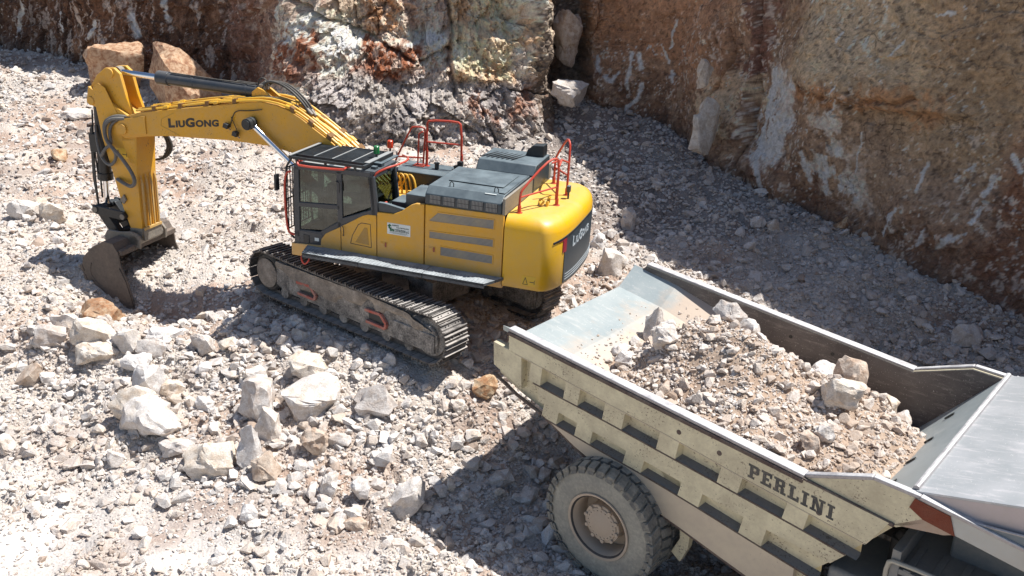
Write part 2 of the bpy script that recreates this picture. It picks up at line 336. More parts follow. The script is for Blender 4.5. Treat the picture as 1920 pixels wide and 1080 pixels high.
def ground(x, y):
    z = gbase(x, y); x = np.asarray(x, float); y = np.asarray(y, float)
    z = z - .60 * np.exp(-((x + 8.3) / 1.3) ** 2 - ((y - 17.9) / .75) ** 2) - .40 * np.exp(-((x + 7.0) / .8) ** 2 - ((y - 17.2) / .6) ** 2)      # hole the bucket is digging
    z = z + .16 * np.exp(-((x + 6.9) / .9) ** 2 - ((y - 19.5) / .8) ** 2)
    z = z + .18 * np.exp(-((x + 8.0) / 1.8) ** 2 - ((y - 15.8) / .6) ** 2)
    flat = np.clip(1.5 * np.exp(-((x + 2.3) / 3.2) ** 2 - ((y - 17.2) / 2.6) ** 2), 0, 1) 
    r = 1 - smooth_mask(x, y) * .75
    z = z + (fbm(x * .45, y * .45, 3, 3) - .5) * .50 * (1 - flat) * (1 - .6 * sst(7.5, 9, 15 - y) * (x > 0)) + (fbm(x * 2.1, y * 2.1, 4, 8) - .5) * .16 * r
    o, c = facets(x * 1.5 + vnoise(x * 3, y * 3, 1) * .4, y * 1.5, 2, .10, .22); z = z + o * r * (1 - flat * .7)
    o, c = facets(x * 5, y * 5, 3, .06, .12); z = z + o * r
    return z
# ---------------------------------------------------------------- rock face
# control points of the foot of the face: station u, x, y, height of the foot
WB = [(-1100, -75, 48, 3.0), (-500, -45, 50, 2.6), (-120, -27.5, 43.8, 2.4), (0, -21.8, 39.0, 2.3), (160, -15.9, 34.6, 2.1), (370, -11.2, 32.3, 1.8),
      (450, -9.0, 30.6, 1.6), (560, -6.7, 27.2, 1.15), (640, -5.25, 26.75, 1.0), (740, -3.6, 26.75, .9), (860, -1.6, 26.9, .8), (960, 0.0, 27.2, .9), (1040, 1.3, 27.9, 1.1),
      (1075, 2.0, 29.6, 1.5), (1130, 2.95, 29.2, 1.5), (1180, 3.8, 28.8, 1.35), (1250, 4.9, 27.9, 1.2), (1310, 5.4, 26.0, .8),
      (1370, 6.05, 24.6, .7), (1430, 6.6, 23.0, .35), (1500, 7.4, 22.2, .25), (1600, 8.4, 20.8, .1), (1700, 9.2, 19.5, 0.), (1800, 10., 18.5, -.15),
      (1920, 11., 17.3, -.3), (2100, 12.3, 14.5, -.7), (2500, 14., 9, -1.2), (3000, 15, 2, -1.5), (3600, 15.5, -8, -1.5)]
def _curve():
    P = np.array(WB); out = []
    for i in range(len(P) - 1):
        p0, p1, p2, p3 = P[max(i - 1, 0)], P[i], P[i + 1], P[min(i + 2, len(P) - 1)]
        n = max(4, int(np.hypot(*(p2 - p1)[1:3]) / .05))
        for k in range(n):
            t = k / n; m1 = (p2 - p0) * .4; m2 = (p3 - p1) * .4
            h1 = 2 * t ** 3 - 3 * t ** 2 + 1; h2 = t ** 3 - 2 * t ** 2 + t; h3 = -2 * t ** 3 + 3 * t ** 2; h4 = t ** 3 - t ** 2
            out.append(h1 * p1 + h2 * m1 + h3 * p2 + h4 * m2)
    C = np.array(out); s = np.r_[0, np.cumsum(np.hypot(np.diff(C[:, 1]), np.diff(C[:, 2])))]
    return C, s
WC, WS = _curve()
WU = np.maximum.accumulate(WC[:, 0])
def wcurve(s):
    x = np.interp(s, WS, WC[:, 1]); y = np.interp(s, WS, WC[:, 2]); zb = np.interp(s, WS, WC[:, 3]); u = np.interp(s, WS, WU)
    a, b = s - 1.8, s + 1.8
    tx = np.interp(b, WS, WC[:, 1]) - np.interp(a, WS, WC[:, 1]); ty = np.interp(b, WS, WC[:, 2]) - np.interp(a, WS, WC[:, 2]); l = np.hypot(tx, ty)
    return x, y, zb, u, ty / l, -tx / l
def u2s(u): return np.interp(u, WU, WS)
def polyd(s, z, pts):
    """distance to a polyline given in (s, z)"""
    d = np.full(s.shape, 99.)
    for (a, b), (c, e) in zip(pts[:-1], pts[1:]):
        vx, vy = c - a, e - b; t = np.clip(((s - a) * vx + (z - b) * vy) / (vx * vx + vy * vy + 1e-9), 0, 1)
        d = np.minimum(d, np.hypot(s - a - t * vx, z - b - t * vy))
    return d
STROKES = [ ([(89.2, 4.44), (88.99, 3.57)], 0.060),([(88.7, 3.64), (88.93, 3.1)], 0.045),([(89.04, 2.89), (89.2, 2.59)], 0.070),([(86.77, 3.09), (86.83, 2.69)], 0.080),([(87.75, 3.28), (87.75, 2.75), (87.7, 2.23)], 0.080),([(87.96, 3.25), (88.12, 2.88)], 0.120),([(87.02, 2.55), (87.21, 2.4), (87.42, 2.68)], 0.090),([(88.12, 2.39), (88.08, 1.98), (87.81, 1.66), (87.75, 1.4)], 0.080),([(87.53, 1.57), (87.59, 1.39)], 0.080),([(88.17, 3.46), (88.31, 3.6)], 0.050),([(99.76, 2.35), (99.44, 1.98)], 0.050),([(98.78, 2.22), (98.68, 1.64)], 0.050),([(98.41, 1.15), (98.25, 0.87), (98.13, 0.34)], 0.045),([(99.13, 0.73), (99.03, 0.37)], 0.070),([(100.22, 2.22), (100.13, 1.76)], 0.080),([(100.22, 1.48), (100.08, 1.17)], 0.060),([(100.03, 0.93), (99.82, 0.71)], 0.060),([(99.76, 0.76), (99.55, 0.47)], 0.110),([(96.3, 1.86), (96.24, 1.44), (96.3, 0.89)], 0.080),([(96.7, 1.4), (96.7, 1.1)], 0.090),([(96.58, 3.7), (96.24, 2.89)], 0.050),([(97.8, 4.79), (97.55, 4.43)], 0.050),([(96.3, 4.85), (96.19, 4.61)], 0.040),([(98.78, 5.47), (98.36, 5.41)], 0.040),([(93.46, 3.49), (93.75, 1.42)], 0.260),([(93.75, 1.42), (94.21, 0.65)], 0.120),([(64.44, 3.73), (64.12, 3.14)], 0.140),([(66.07, 3.99), (66.4, 3.38)], 0.200),([(59.0, 4.09), (58.39, 2.76)], 0.120),([(67.68, 4.59), (67.77, 3.88)], 0.120),([(61.77, 3.95), (61.82, 3.18)], 0.100),([(95.53, 1.79), (95.78, 1.14)], 0.120),([(97.19, 2.64), (97.09, 1.58)], 0.030),([(100.51, 2.71), (100.79, 2.42)], 0.080),([(98.3, -1.76), (98.36, -0.34)], 0.040) ]

CRACKS = [([(856, 2.3), (846, 3.2), (860, 4.2), (848, 5.2), (855, 6.5)], .07, .30), ([(520, 5.0), (610, 4.3), (690, 4.0), (740, 3.6), (790, 3.2), (850, 3.55)], .06, .3),
          ([(1372, .8), (1371, 2.2), (1366, 3.3), (1360, 4.6), (1355, 6)], .06, .35), ([(1310, 2.6), (1330, 3.6), (1322, 4.8)], .05, .2),
          ([(600, 1.8), (650, 2.8), (700, 3.6), (730, 5)], .035, .15), ([(930, .9), (900, 2.1), (960, 2.5), (1045, 2.2)], .04, .2), ([(760, 2.0), (790, 1.6), (850, 1.7)], .05, .2),
          ([(640, 5.2), (660, 4.3), (735, 4.9)], .04, .15), ([(1450, 3.5), (1560, 3.25), (1660, 3.6)], .07, .18)]
CRACKS = [([(float(u2s(a)), b) for a, b in p], w_, d) for p, w_, d in CRACKS]
def wall_off(s, z):
    x, y, zb, u, nx, ny = wcurve(s); h = z - zb
    D = -.10 * h - .20 * h * sst(440, 560, u) * (1 - sst(1030, 1060, u))
    ap = sst(480, 620, u) * (1 - sst(985, 1050, u))
    D = D - ap * .4 * sst(.9, 2.0, h + (fbm(s * .5, z * 0 + 3, 3, 61) - .5) * 1.0) - .35 * sst(3.0, 3.4, h + (fbm(s * .7, z * .5, 3, 62) - .5)) * ap
    D = D + (.18 + .16 * h * sst(870, 960, u)) * sst(845, 885, u) * (1 - sst(1040, 1056, u)) * sst(1.2, 1.9, h) * .8                     # buttress
    D = D - .75 * sst(1050, 1062, u) * (1 - sst(1095, 1112, u)) * sst(.1, .5, h)                    # cleft
    D = D + .28 * sst(3.1, 3.35, h + (vnoise(s * .8, s * 0, 5) - .5) * .3) * sst(1430, 1470, u) * (1 - sst(1680, 1800, u))   # overhanging ledge
    D = D - .35 * sst(1362, 1374, u) * (1 - sst(1430, 1500, u)) * sst(.2, 1.2, h)
    rough = 1 - .55 * sst(1120, 1500, u) * (1 - sst(1290, 1320, u) * (1 - sst(1375, 1400, u)))
    D = D + (fbm(s * .28, z * .28, 3, 70) - .5) * 1.3 + (fbm(s * 1.1, z * .9, 4, 74) - .5) * .35 * rough
    blk = (.45 + .55 * ap) * (1 - .75 * sst(1110, 1200, u))
    ws = s + (fbm(s * .9, z * .9, 3, 90) - .5) * .35; wz = z + (fbm(s * .9 + 40, z * .9, 3, 91) - .5) * .35
    b2 = blk + .32
    o, c = facets(ws * .5, wz * .62, 80, .50, .55); D = D + blk * o * .8
    o, c = facets(ws * 1.5 + 9, wz * 1.8, 83, .13, .34); D = D + b2 * o * .9
    o, c = facets(ws * 4.2, wz * 4.6 + 5, 86, .06, .22); D = D + b2 * o * .8
    low = ap * (1 - sst(1.2, 2.2, h)); o, c = facets(ws * 9, wz * 9, 88, .04, .11); D = D + (b2 + low * .6) * o * .8
    D = D + (fbm(s * 5, z * 5, 4, 95) - .5) * .12 * (.5 + rough * .5)
    for p, w_, d in CRACKS:
        q = polyd(s + (fbm(s * 3, z * 3, 3, 97) - .5) * .25, z + (fbm(s * 3, z * 3, 3, 98) - .5) * .25, p); D = D - d * np.exp(-(q / w_) ** 2)
    return D, x, y, zb, u, nx, ny
def lin(r, g, b): return np.array(srgb(r, g, b)[:3])
def wall_col(s, z, u, zb, D):
    h = z - zb; n = s.shape
    hf = fbm(s * 7, z * 7, 4, 103, .65) - .5; hg = fbm(s * 7 + 50, z * 7, 4, 104, .65) - .5
    wu = u + (fbm(s * .8, z * .5, 4, 101) - .5) * 90 + hf * 60; wz = z + (fbm(s * .8, z * .8, 4, 102) - .5) * 1.1 + hg * .9
    def band(u0, u1, z0, z1, su=9, sz=.1): return (sst(u0 - su, u0 + su, wu) * (1 - sst(u1 - su, u1 + su, wu)) * sst(z0 - sz, z0 + sz, wz) * (1 - sst(z1 - sz, z1 + sz, wz)))
    col = np.zeros(n + (3,)) + lin(140, 102, 68)
    def mixc(m, c):
        nonlocal col
        m = np.clip(m, 0, 1)[..., None]; col = col * (1 - m) + np.asarray(c) * m
    st = fbm(s * 3.4 + hf * 1.2, z * .8, 5, 110, .62)              # vertical stains
    sp = fbm(s * 3.3, z * 3.3, 5, 111, .62); big = fbm(s * .35, z * .3, 4, 112)
    # left dark brown face
    L = 1 - sst(400, 480, wu)
    mixc(L, lin(112, 74, 46)); mixc(L * sst(.5, .68, st), lin(72, 48, 34)); mixc(L * sst(.55, .7, sp) * .6, lin(156, 118, 88)); mixc(L * sst(.60, .64, fbm(s * 4.2, z * 1.4, 5, 113, .65)) * .75, lin(200, 186, 174))
    mixc((1 - sst(60, 140, wu)) * .5, lin(74, 50, 34))
    # middle: cream, rust and lilac-grey
    Mi = sst(400, 470, wu) * (1 - sst(845, 860, u))
    mixc(Mi, lin(206, 184, 162)); mixc(Mi * sst(.45, .6, st), lin(184, 152, 130)); mixc(Mi * sst(.5, .62, big), lin(226, 212, 194))
    mixc(band(415, 500, 1.8, 9) * .75, lin(124, 70, 42))
    mixc(band(520, 600, 2.6, 4.1), lin(146, 84, 46)); mixc(band(640, 690, 1.9, 3.4), lin(132, 72, 40)); mixc(band(690, 800, 2.6, 3.8), lin(150, 86, 44)); mixc(band(745, 800, 1.9, 2.8) * .8, lin(120, 62, 34))
    mixc(band(690, 760, 4.1, 9) * .8, lin(184, 128, 66)); mixc(band(480, 540, 2.0, 3.2) * .5, lin(128, 80, 60))
    mixc(Mi * sst(.56, .66, sp) * .6, lin(206, 192, 176)); mixc(Mi * sst(.6, .75, 1 - st) * .4, lin(110, 76, 56))
    mixc(band(600, 680, 4.3, 9) * .5, lin(206, 186, 152))
    # lower grey fractured apron
    ap = sst(540, 640, wu) * (1 - sst(1030, 1062, wu)) * (1 - sst(1.5, 2.1, h + (fbm(s * .9, z * .9, 4, 120) - .5) * 1.5))
    mixc(ap, lin(166, 159, 152)); mixc(ap * sst(.5, .65, sp) * .8, lin(182, 174, 167)); mixc(ap * sst(.52, .7, fbm(s * 1.5, z * 1.2, 4, 121)), lin(128, 122, 122)); mixc(ap * sst(.55, .68, fbm(s * 1.1 + 8, z * .5, 4, 122)) * .8, lin(188, 182, 180))
    mixc(band(560, 640, 1.2, 2.2) * .6, lin(112, 100, 96))
    # buttress: ochre cream, rust at the foot
    B = sst(852, 862, u) * (1 - sst(1044, 1056, u)) * sst(1.6, 2.0, h + (fbm(s * .9, z * .9, 4, 125) - .5) * .7)
    mixc(B, lin(214, 188, 150)); mixc(B * sst(.44, .6, big), lin(226, 208, 182)); mixc(B * sst(.54, .68, st) * .7, lin(184, 138, 92)); mixc(B * sst(.56, .68, sp) * .6, lin(214, 200, 182))
    mixc(band(870, 1050, 1.8, 2.5) * .8 * sst(.42, .55, sp), lin(154, 96, 56)); mixc(band(900, 1030, 1.4, 2.0) * .6 * sst(.45, .55, st), lin(126, 76, 48)); mixc(band(985, 1040, 2.3, 3.8) * .7, lin(196, 188, 182))
    mixc(band(1052, 1105, 1.2, 9, 8), lin(112, 98, 84))
    # right brown face
    Rt = sst(1095, 1115, u)
    mixc(Rt, lin(132, 96, 64)); mixc(Rt * sst(.42, .6, big), lin(150, 118, 84)); mixc(Rt * sst(.48, .66, st) * .75, lin(100, 68, 46)); mixc(Rt * sst(.52, .64, sp) * .55, lin(158, 132, 104)); mixc(Rt * sst(.5, .62, fbm(s * 7, z * 7, 4, 127, .65)) * .45, lin(88, 62, 46))
    mixc(band(1100, 1300, 3.4, 9) * .45, lin(160, 106, 60)); mixc(band(1330, 1370, 3.0, 9) * .7, lin(112, 66, 52)); mixc(band(1300, 1372, 1.5, 3.6) * .7, lin(192, 168, 132)); mixc(band(1300, 1372, .2, 1.2) * .5, lin(122, 92, 72))
    mixc(band(1440, 1650, 3.7, 9, 20, .3) * .75, lin(178, 156, 120)); mixc(band(1600, 2200, 2.4, 9, 60, .6) * .6, lin(164, 138, 98)); mixc(sst(1080, 1100, wu) * (1 - sst(1300, 1340, wu)) * sst(2.2, 3.4, wz) * .5, lin(166, 118, 76)); mixc(band(1440, 1700, 3.1, 3.5, 20, .08) * .7, lin(170, 116, 56)); mixc(band(1800, 2400, -1, 3.2, 50, .5) * .6, lin(128, 74, 38))
    mixc(band(1560, 1800, .8, 2.6, 50, .5) * .5, lin(160, 136, 108)); mixc(band(1500, 1900, -1, .9, 60, .4) * .4, lin(104, 70, 48))
    pk = Rt * sst(.60, .64, fbm(s * 8, z * 5.5, 5, 130, .68)) * sst(.40, .6, fbm(s * .7, z * .5, 3, 131)); mixc(pk * .55, lin(200, 190, 180))
    pk = sst(.66, .73, fbm(s * 16, z * 12, 4, 133, .75)) * sst(.46, .58, fbm(s * 1.1, z * .9, 3, 135)); mixc(pk * .7, lin(214, 204, 192)); pk = sst(.63, .66, fbm(s * 12, z * 12, 4, 134, .7)); mixc(pk * .6, lin(70, 52, 42))
    ww = sst(1385, 1395, wu) * (1 - sst(1420, 1450, wu)) * sst(1.0, 1.6, wz) * (1 - sst(3.4, 4.2, wz)); mixc(ww * (.55 + .45 * sst(.4, .6, sp)), lin(206, 200, 196))
    mixc(sst(1500, 1530, wu) * (1 - sst(1570, 1620, wu)) * sst(.6, 1, wz) * (1 - sst(2.6, 3.0, wz)) * sst(.46, .56, sp) * .8, lin(196, 186, 176))
    # scratches left by bucket teeth
    js = s + (fbm(s * 6, z * 6, 3, 140) - .5) * .12; jz = z + (fbm(s * 6, z * 6, 3, 141) - .5) * .12
    for p, w_ in STROKES:
        a = min(q[0] for q in p) - 1; b = max(q[0] for q in p) + 1; rows = (s[:, 0] > a) & (s[:, 0] < b)
        if rows.any():
            m = np.zeros(n); m[rows] = 1 - sst(w_ * .35, w_ * .95, polyd(js[rows], jz[rows], p) + (hg[rows] * .10)); mixc(m * .92, lin(222, 216, 208))
    o, c1 = facets(s * 4.2 + fbm(s, z, 2, 5), z * 4.6, 86, 1, 0); o, c2 = facets(s * 11, z * 11, 88, 1, 0); o, c3 = facets(s * 1.5, z * 1.8, 83, 1, 0)
    col = col * (1 + ((c1 - .5) * .22 + (c2 - .5) * .22 + (c3 - .5) * .14))[..., None]
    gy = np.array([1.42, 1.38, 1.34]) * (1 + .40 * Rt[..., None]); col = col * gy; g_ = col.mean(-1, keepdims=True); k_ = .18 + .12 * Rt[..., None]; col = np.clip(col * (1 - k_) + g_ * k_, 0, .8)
    # darker foot
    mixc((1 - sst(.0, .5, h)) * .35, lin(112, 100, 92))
    return col
def build_grid(name, P, mat, cols=None, kind='structure'):
    nr, nc = P.shape[:2]; me = bpy.data.meshes.new(name)
    idx = np.arange(nr * nc).reshape(nr, nc); q = np.stack([idx[:-1, :-1], idx[1:, :-1], idx[1:, 1:], idx[:-1, 1:]], -1).reshape(-1, 4)
    me.vertices.add(nr * nc); me.vertices.foreach_set('co', P.reshape(-1).astype(np.float32))
    me.loops.add(q.size); me.loops.foreach_set('vertex_index', q.reshape(-1).astype(np.int32))
    me.polygons.add(len(q)); me.polygons.foreach_set('loop_start', np.arange(0, q.size, 4, dtype=np.int32))
    me.update(calc_edges=True); me.materials.append(mat)
    if cols is not None:
        a = me.color_attributes.new('Col', 'FLOAT_COLOR', 'POINT'); a.data.foreach_set('color', np.concatenate([cols, np.ones(cols.shape[:-1] + (1,))], -1).reshape(-1).astype(np.float32))
    me.polygons.foreach_set('use_smooth', [name != 'rock_face'] * len(q))
    o = bpy.data.objects.new(name, me); COL.objects.link(o); tag(o, kind=kind); return o
def rock_face_mat():
    s = NT('quarry_rock'); a = s.n("ShaderNodeVertexColor"); a.layer_name = 'Col'; v = s.coord(True)
    n = s.noise(v, 9, 9, .7); n2 = s.noise(v, 38, 5, .6)
    c = s.mix(s.ramp(n, [(.3, 0.0), (.7, 1.0)]), s.mix(1.0, a.outputs[0], (.62, .60, .58, 1), 'MULTIPLY'), s.mix(1.0, a.outputs[0], (1.22, 1.2, 1.18, 1), 'MULTIPLY'))
    sp = s.noise(v, 24, 6, .7); c = s.mix(s.ramp(sp, [(.63, 0.0), (.655, .6)]), c, srgb(206, 194, 180)); c = s.mix(s.ramp(sp, [(.33, .5), (.39, 0.0)]), c, srgb(60, 44, 36))
    wv = s.n("ShaderNodeVectorMath", operation='ADD'); nn = s.n("ShaderNodeTexNoise"); nn.inputs['Scale'].default_value = 3.0; nn.inputs['Detail'].default_value = 5; s.l(v, nn.inputs['Vector']); sc_ = s.n("ShaderNodeVectorMath", operation='SCALE'); sc_.inputs['Scale'].default_value = .16
    s.l(nn.outputs['Color'], sc_.inputs[0]); s.l(v, wv.inputs[0]); s.l(sc_.outputs[0], wv.inputs[1]); cr = s.vor(wv.outputs[0], 2.6, 'DISTANCE_TO_EDGE'); cr2 = s.vor(wv.outputs[0], 9, 'DISTANCE_TO_EDGE')
    ck = s.math('MAXIMUM', s.ramp(cr, [(0, 0.0), (.03, 1.0)]), s.ramp(s.noise(v, .9, 4, .6), [(.56, 1.0), (.68, 0.0)]))
    c = s.mix(s.math('MULTIPLY', s.math('SUBTRACT', 1.0, ck), .35), c, srgb(64, 50, 42))
    s.bump(s.math('ADD', s.math('ADD', s.math('MULTIPLY', n, 1.0), s.math('MULTIPLY', n2, .4)), s.math('MULTIPLY', ck, .35)), 1.0, .09)
    return s.fin(c, .92)
M['rockface'] = rock_face_mat()
def make_wall():
    s1 = np.r_[np.arange(WS[0], u2s(-200), .5), np.arange(u2s(-200), u2s(2000), .038), np.arange(u2s(2000), WS[-1], .4)]
    z1 = np.r_[np.arange(-1.9, 6.6, .040), np.arange(6.6, 9.2, .3)]
    S, Z = np.meshgrid(s1, z1, indexing='ij'); D, x, y, zb, u, nx, ny = wall_off(S, Z)
    top = 9.0 + (fbm(s1 * .25, s1 * 0, 3, 150) - .5) * 2 + 1.6 * sst(1150, 1700, u[:, 0])
    k = 6.6; Zt = np.where(Z > k, k + (Z - k) * ((top[:, None] - k) / (9.2 - k)), Z)
    P = np.stack([x + nx * D, y + ny * D, Zt], -1)
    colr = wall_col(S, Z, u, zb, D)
    cap = P[:, -1:, :].copy(); cap[..., 0] -= nx[:, -1:] * 14; cap[..., 1] -= ny[:, -1:] * 14; cap[..., 2] += .4
    P = np.concatenate([P, cap], 1); colr = np.concatenate([colr, colr[:, -1:]], 1)
    return build_grid('rock_face', P, M['rockface'], colr)
make_wall()
# ---------------------------------------------------------------- ground
def ground_mat():
    s = NT('crushed_limestone_ground'); v = s.coord(True)
    big = s.noise(v, .35, 5, .6); mid = s.noise(v, 2.2, 6, .65); fine = s.noise(v, 30, 4, .6)
    a = s.n("ShaderNodeVertexColor"); a.layer_name = 'Col'
    sepc = s.n("ShaderNodeSeparateColor"); s.l(a.outputs[0], sepc.inputs[0])
    vc = s.n("ShaderNodeTexVoronoi"); vc.inputs['Scale'].default_value = 22; s.l(v, vc.inputs['Vector'])
    vd = vc.outputs['Distance']; sc = s.n("ShaderNodeSeparateColor"); s.l(vc.outputs['Color'], sc.inputs[0])
    vc2 = s.n("ShaderNodeTexVoronoi"); vc2.inputs['Scale'].default_value = 55; s.l(v, vc2.inputs['Vector'])
    sc2 = s.n("ShaderNodeSeparateColor"); s.l(vc2.outputs['Color'], sc2.inputs[0])
    peb = s.ramp(sc.outputs[0], [(0, srgb(170, 156, 140)), (.4, srgb(200, 190, 178)), (.75, srgb(216, 208, 200)), (1, srgb(158, 132, 110))])
    peb2 = s.ramp(sc2.outputs[0], [(0, srgb(150, 130, 112)), (.5, srgb(196, 184, 170)), (1, srgb(220, 212, 204))])
    c = s.mix(.5, peb, peb2)
    soil = s.mix(s.ramp(mid, [(.35, 0.0), (.65, 1.0)]), srgb(174, 160, 146), srgb(200, 190, 180))
    c = s.mix(s.ramp(mid, [(.42, 0.0), (.6, .85)]), c, soil)
    dust = s.mix(s.ramp(fine, [(.3, 0.0), (.7, 1.0)]), srgb(188, 179, 171), srgb(220, 213, 207))
    c = s.mix(sepc.outputs[0], c, dust)
    c = s.mix(s.math('MULTIPLY', sepc.outputs[1], s.ramp(mid, [(.3, .35), (.6, 1.0)])), c, srgb(152, 120, 98))
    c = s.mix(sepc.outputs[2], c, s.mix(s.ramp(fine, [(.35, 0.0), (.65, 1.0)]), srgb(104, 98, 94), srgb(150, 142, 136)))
    inv = s.math('SUBTRACT', 1.0, s.math('MULTIPLY', sepc.outputs[0], .7))
    hgt = s.math('MULTIPLY', s.math('ADD', s.math('MULTIPLY', s.math('SUBTRACT', 1.0, vd), .9), s.math('ADD', s.math('MULTIPLY', fine, .5), s.math('MULTIPLY', mid, .8))), inv)
    s.bump(hgt, .8, .035)
    return s.fin(c, .95)
M['ground'] = ground_mat()
def brown_mask(x, y):
    """reddish soil among the stones"""
    b = sst(.52, .66, fbm(x * .4 + 7, y * .4, 4, 160)) * .75
    b = np.maximum(b, np.exp(-((x + 3.9) / 1.7) ** 2 - ((y - 13.6) / .9) ** 2) * sst(.35, .6, fbm(x * 1.2, y * 1.2, 3, 161)) * .9)
    b = np.maximum(b, np.exp(-((x + 9.3) / 1.4) ** 2 - ((y - 16.4) / .8) ** 2) * .7)
    return np.maximum(b, np.exp(-((x + 11.5) / 2.2) ** 2 - ((y - 24.0) / 1.8) ** 2) * sst(.4, .6, fbm(x * 1.1, y * 1.1, 3, 162)))
def make_ground():
    xs = np.r_[-160, -110, -80, -60, -48, -40, -34, np.arange(-30, -14, .22), np.arange(-14, 12.5, .07), np.arange(12.5, 20, .5), 22, 26, 34, 50, 80, 130]
    ys = np.r_[-90, -50, -30, -20, -12, -6, np.arange(-3, 6, .6), np.arange(6, 23, .065), np.arange(23, 34, .13), np.arange(34, 46, .4), 50, 60, 80, 120, 180]
    X, Y = np.meshgrid(xs, ys, indexing='ij'); Z = ground(X, Y)
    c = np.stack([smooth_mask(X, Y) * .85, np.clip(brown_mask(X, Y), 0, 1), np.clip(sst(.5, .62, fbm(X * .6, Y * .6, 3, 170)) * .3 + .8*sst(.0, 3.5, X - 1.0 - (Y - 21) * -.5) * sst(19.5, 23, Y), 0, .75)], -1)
    return build_grid('ground', np.stack([X, Y, Z], -1), M['ground'], c)
make_ground()
# ---------------------------------------------------------------- stones
def hull(n, seed, ax=(1, 1, 1), p=2.6):
    r = np.random.default_rng(seed); v = r.normal(size=(n, 3)); v /= (np.abs(v) ** p).sum(1)[:, None] ** (1 / p); v *= r.uniform(.8, 1, (n, 1)); v *= np.array(ax) * .5
    bm = bmesh.new(); [bm.verts.new(q) for q in v]; bmesh.ops.convex_hull(bm, input=bm.verts)
    for q in [q for q in bm.verts if not q.link_faces]: bm.verts.remove(q)
    bmesh.ops.dissolve_limit(bm, angle_limit=R(12), verts=bm.verts, edges=bm.edges)
    return bm
def stone_mat(name, pale, mid_, tan, brown, amt=1.0, rnd=True):
    s = NT(name); v = s.coord(True); oi = s.n("ShaderNodeObjectInfo"); rv = oi.outputs['Random']
    n = s.noise(v, 7, 7, .65); b = s.noise(v, .5, 5, .6); f = s.noise(v, 45, 3, .6)
    base = s.ramp(rv, [(0, pale), (.35, mid_), (.62, pale), (.8, tan), (.92, mid_), (1, brown)]) if rnd else s.mix(s.ramp(n, [(.4, 0.0), (.6, 1.0)]), pale, mid_)
    c = s.mix(s.math('MULTIPLY', s.ramp(n, [(.48, 0.0), (.66, .75)]), amt), base, tan)
    c = s.mix(s.math('MULTIPLY', s.ramp(s.math('ADD', s.math('MULTIPLY', b, .6), s.math('MULTIPLY', n, .4)), [(.5, 0.0), (.6, .6)]), amt), c, brown)
    c = s.mix(s.ramp(f, [(.35, .35), (.6, 0.0)]), c, srgb(140, 122, 108))
    s.bump(s.math('ADD', n, s.math('MULTIPLY', f, .25)), .6, .05)
    return s.fin(c, .9)
PAL, GRY, TAN_, BRN = srgb(222, 216, 210), srgb(190, 185, 180), srgb(202, 187, 172), srgb(166, 143, 125)
M['stone'] = stone_mat('limestone_rubble', PAL, GRY, TAN_, BRN, .8)
TINT = [stone_mat('pale_limestone', srgb(224, 217, 210), srgb(206, 198, 190), srgb(208, 192, 170), srgb(190, 166, 142), .5, False),
        stone_mat('grey_limestone', srgb(214, 207, 200), srgb(192, 184, 178), srgb(196, 176, 156), srgb(168, 144, 124), .6, False),
        stone_mat('tan_limestone', srgb(226, 216, 203), srgb(210, 197, 181), srgb(200, 178, 154), srgb(178, 150, 124), .6, False),
        stone_mat('bluish_limestone', srgb(226, 222, 218), srgb(204, 200, 197), srgb(206, 192, 176), srgb(184, 162, 140), .4, False),
        stone_mat('brown_limestone', srgb(208, 192, 175), srgb(188, 168, 150), srgb(176, 148, 124), srgb(150, 120, 98), .7, False),
        stone_mat('rusty_limestone', srgb(208, 184, 152), srgb(190, 150, 108), srgb(168, 116, 74), srgb(136, 84, 52), .9, False),
        stone_mat('orange_limestone', srgb(206, 174, 142), srgb(178, 134, 98), srgb(146, 98, 68), srgb(112, 68, 46), 1.0, False)]
PROTO = bpy.data.collections.new('stone_shapes')
for i in range(14):
    bm = hull(RNG.integers(12, 22), 100 + i, (1, RNG.uniform(.65, 1), RNG.uniform(.45, .8)), 3.2)
    me = bpy.data.meshes.new('stone_shape'); bm.to_mesh(me); bm.free(); me.materials.append(M['stone'])
    PROTO.objects.link(bpy.data.objects.new('stone_shape_%02d' % i, me))
M['load_stone'] = stone_mat('load_limestone', srgb(220, 212, 204), srgb(198, 186, 174), srgb(190, 170, 152), srgb(160, 136, 116), .8)
PROTO2 = bpy.data.collections.new('load_stone_shapes')
for q in PROTO.objects:
    q2 = q.copy(); q2.data = q.data.copy(); q2.data.materials[0] = M['load_stone']; PROTO2.objects.link(q2)
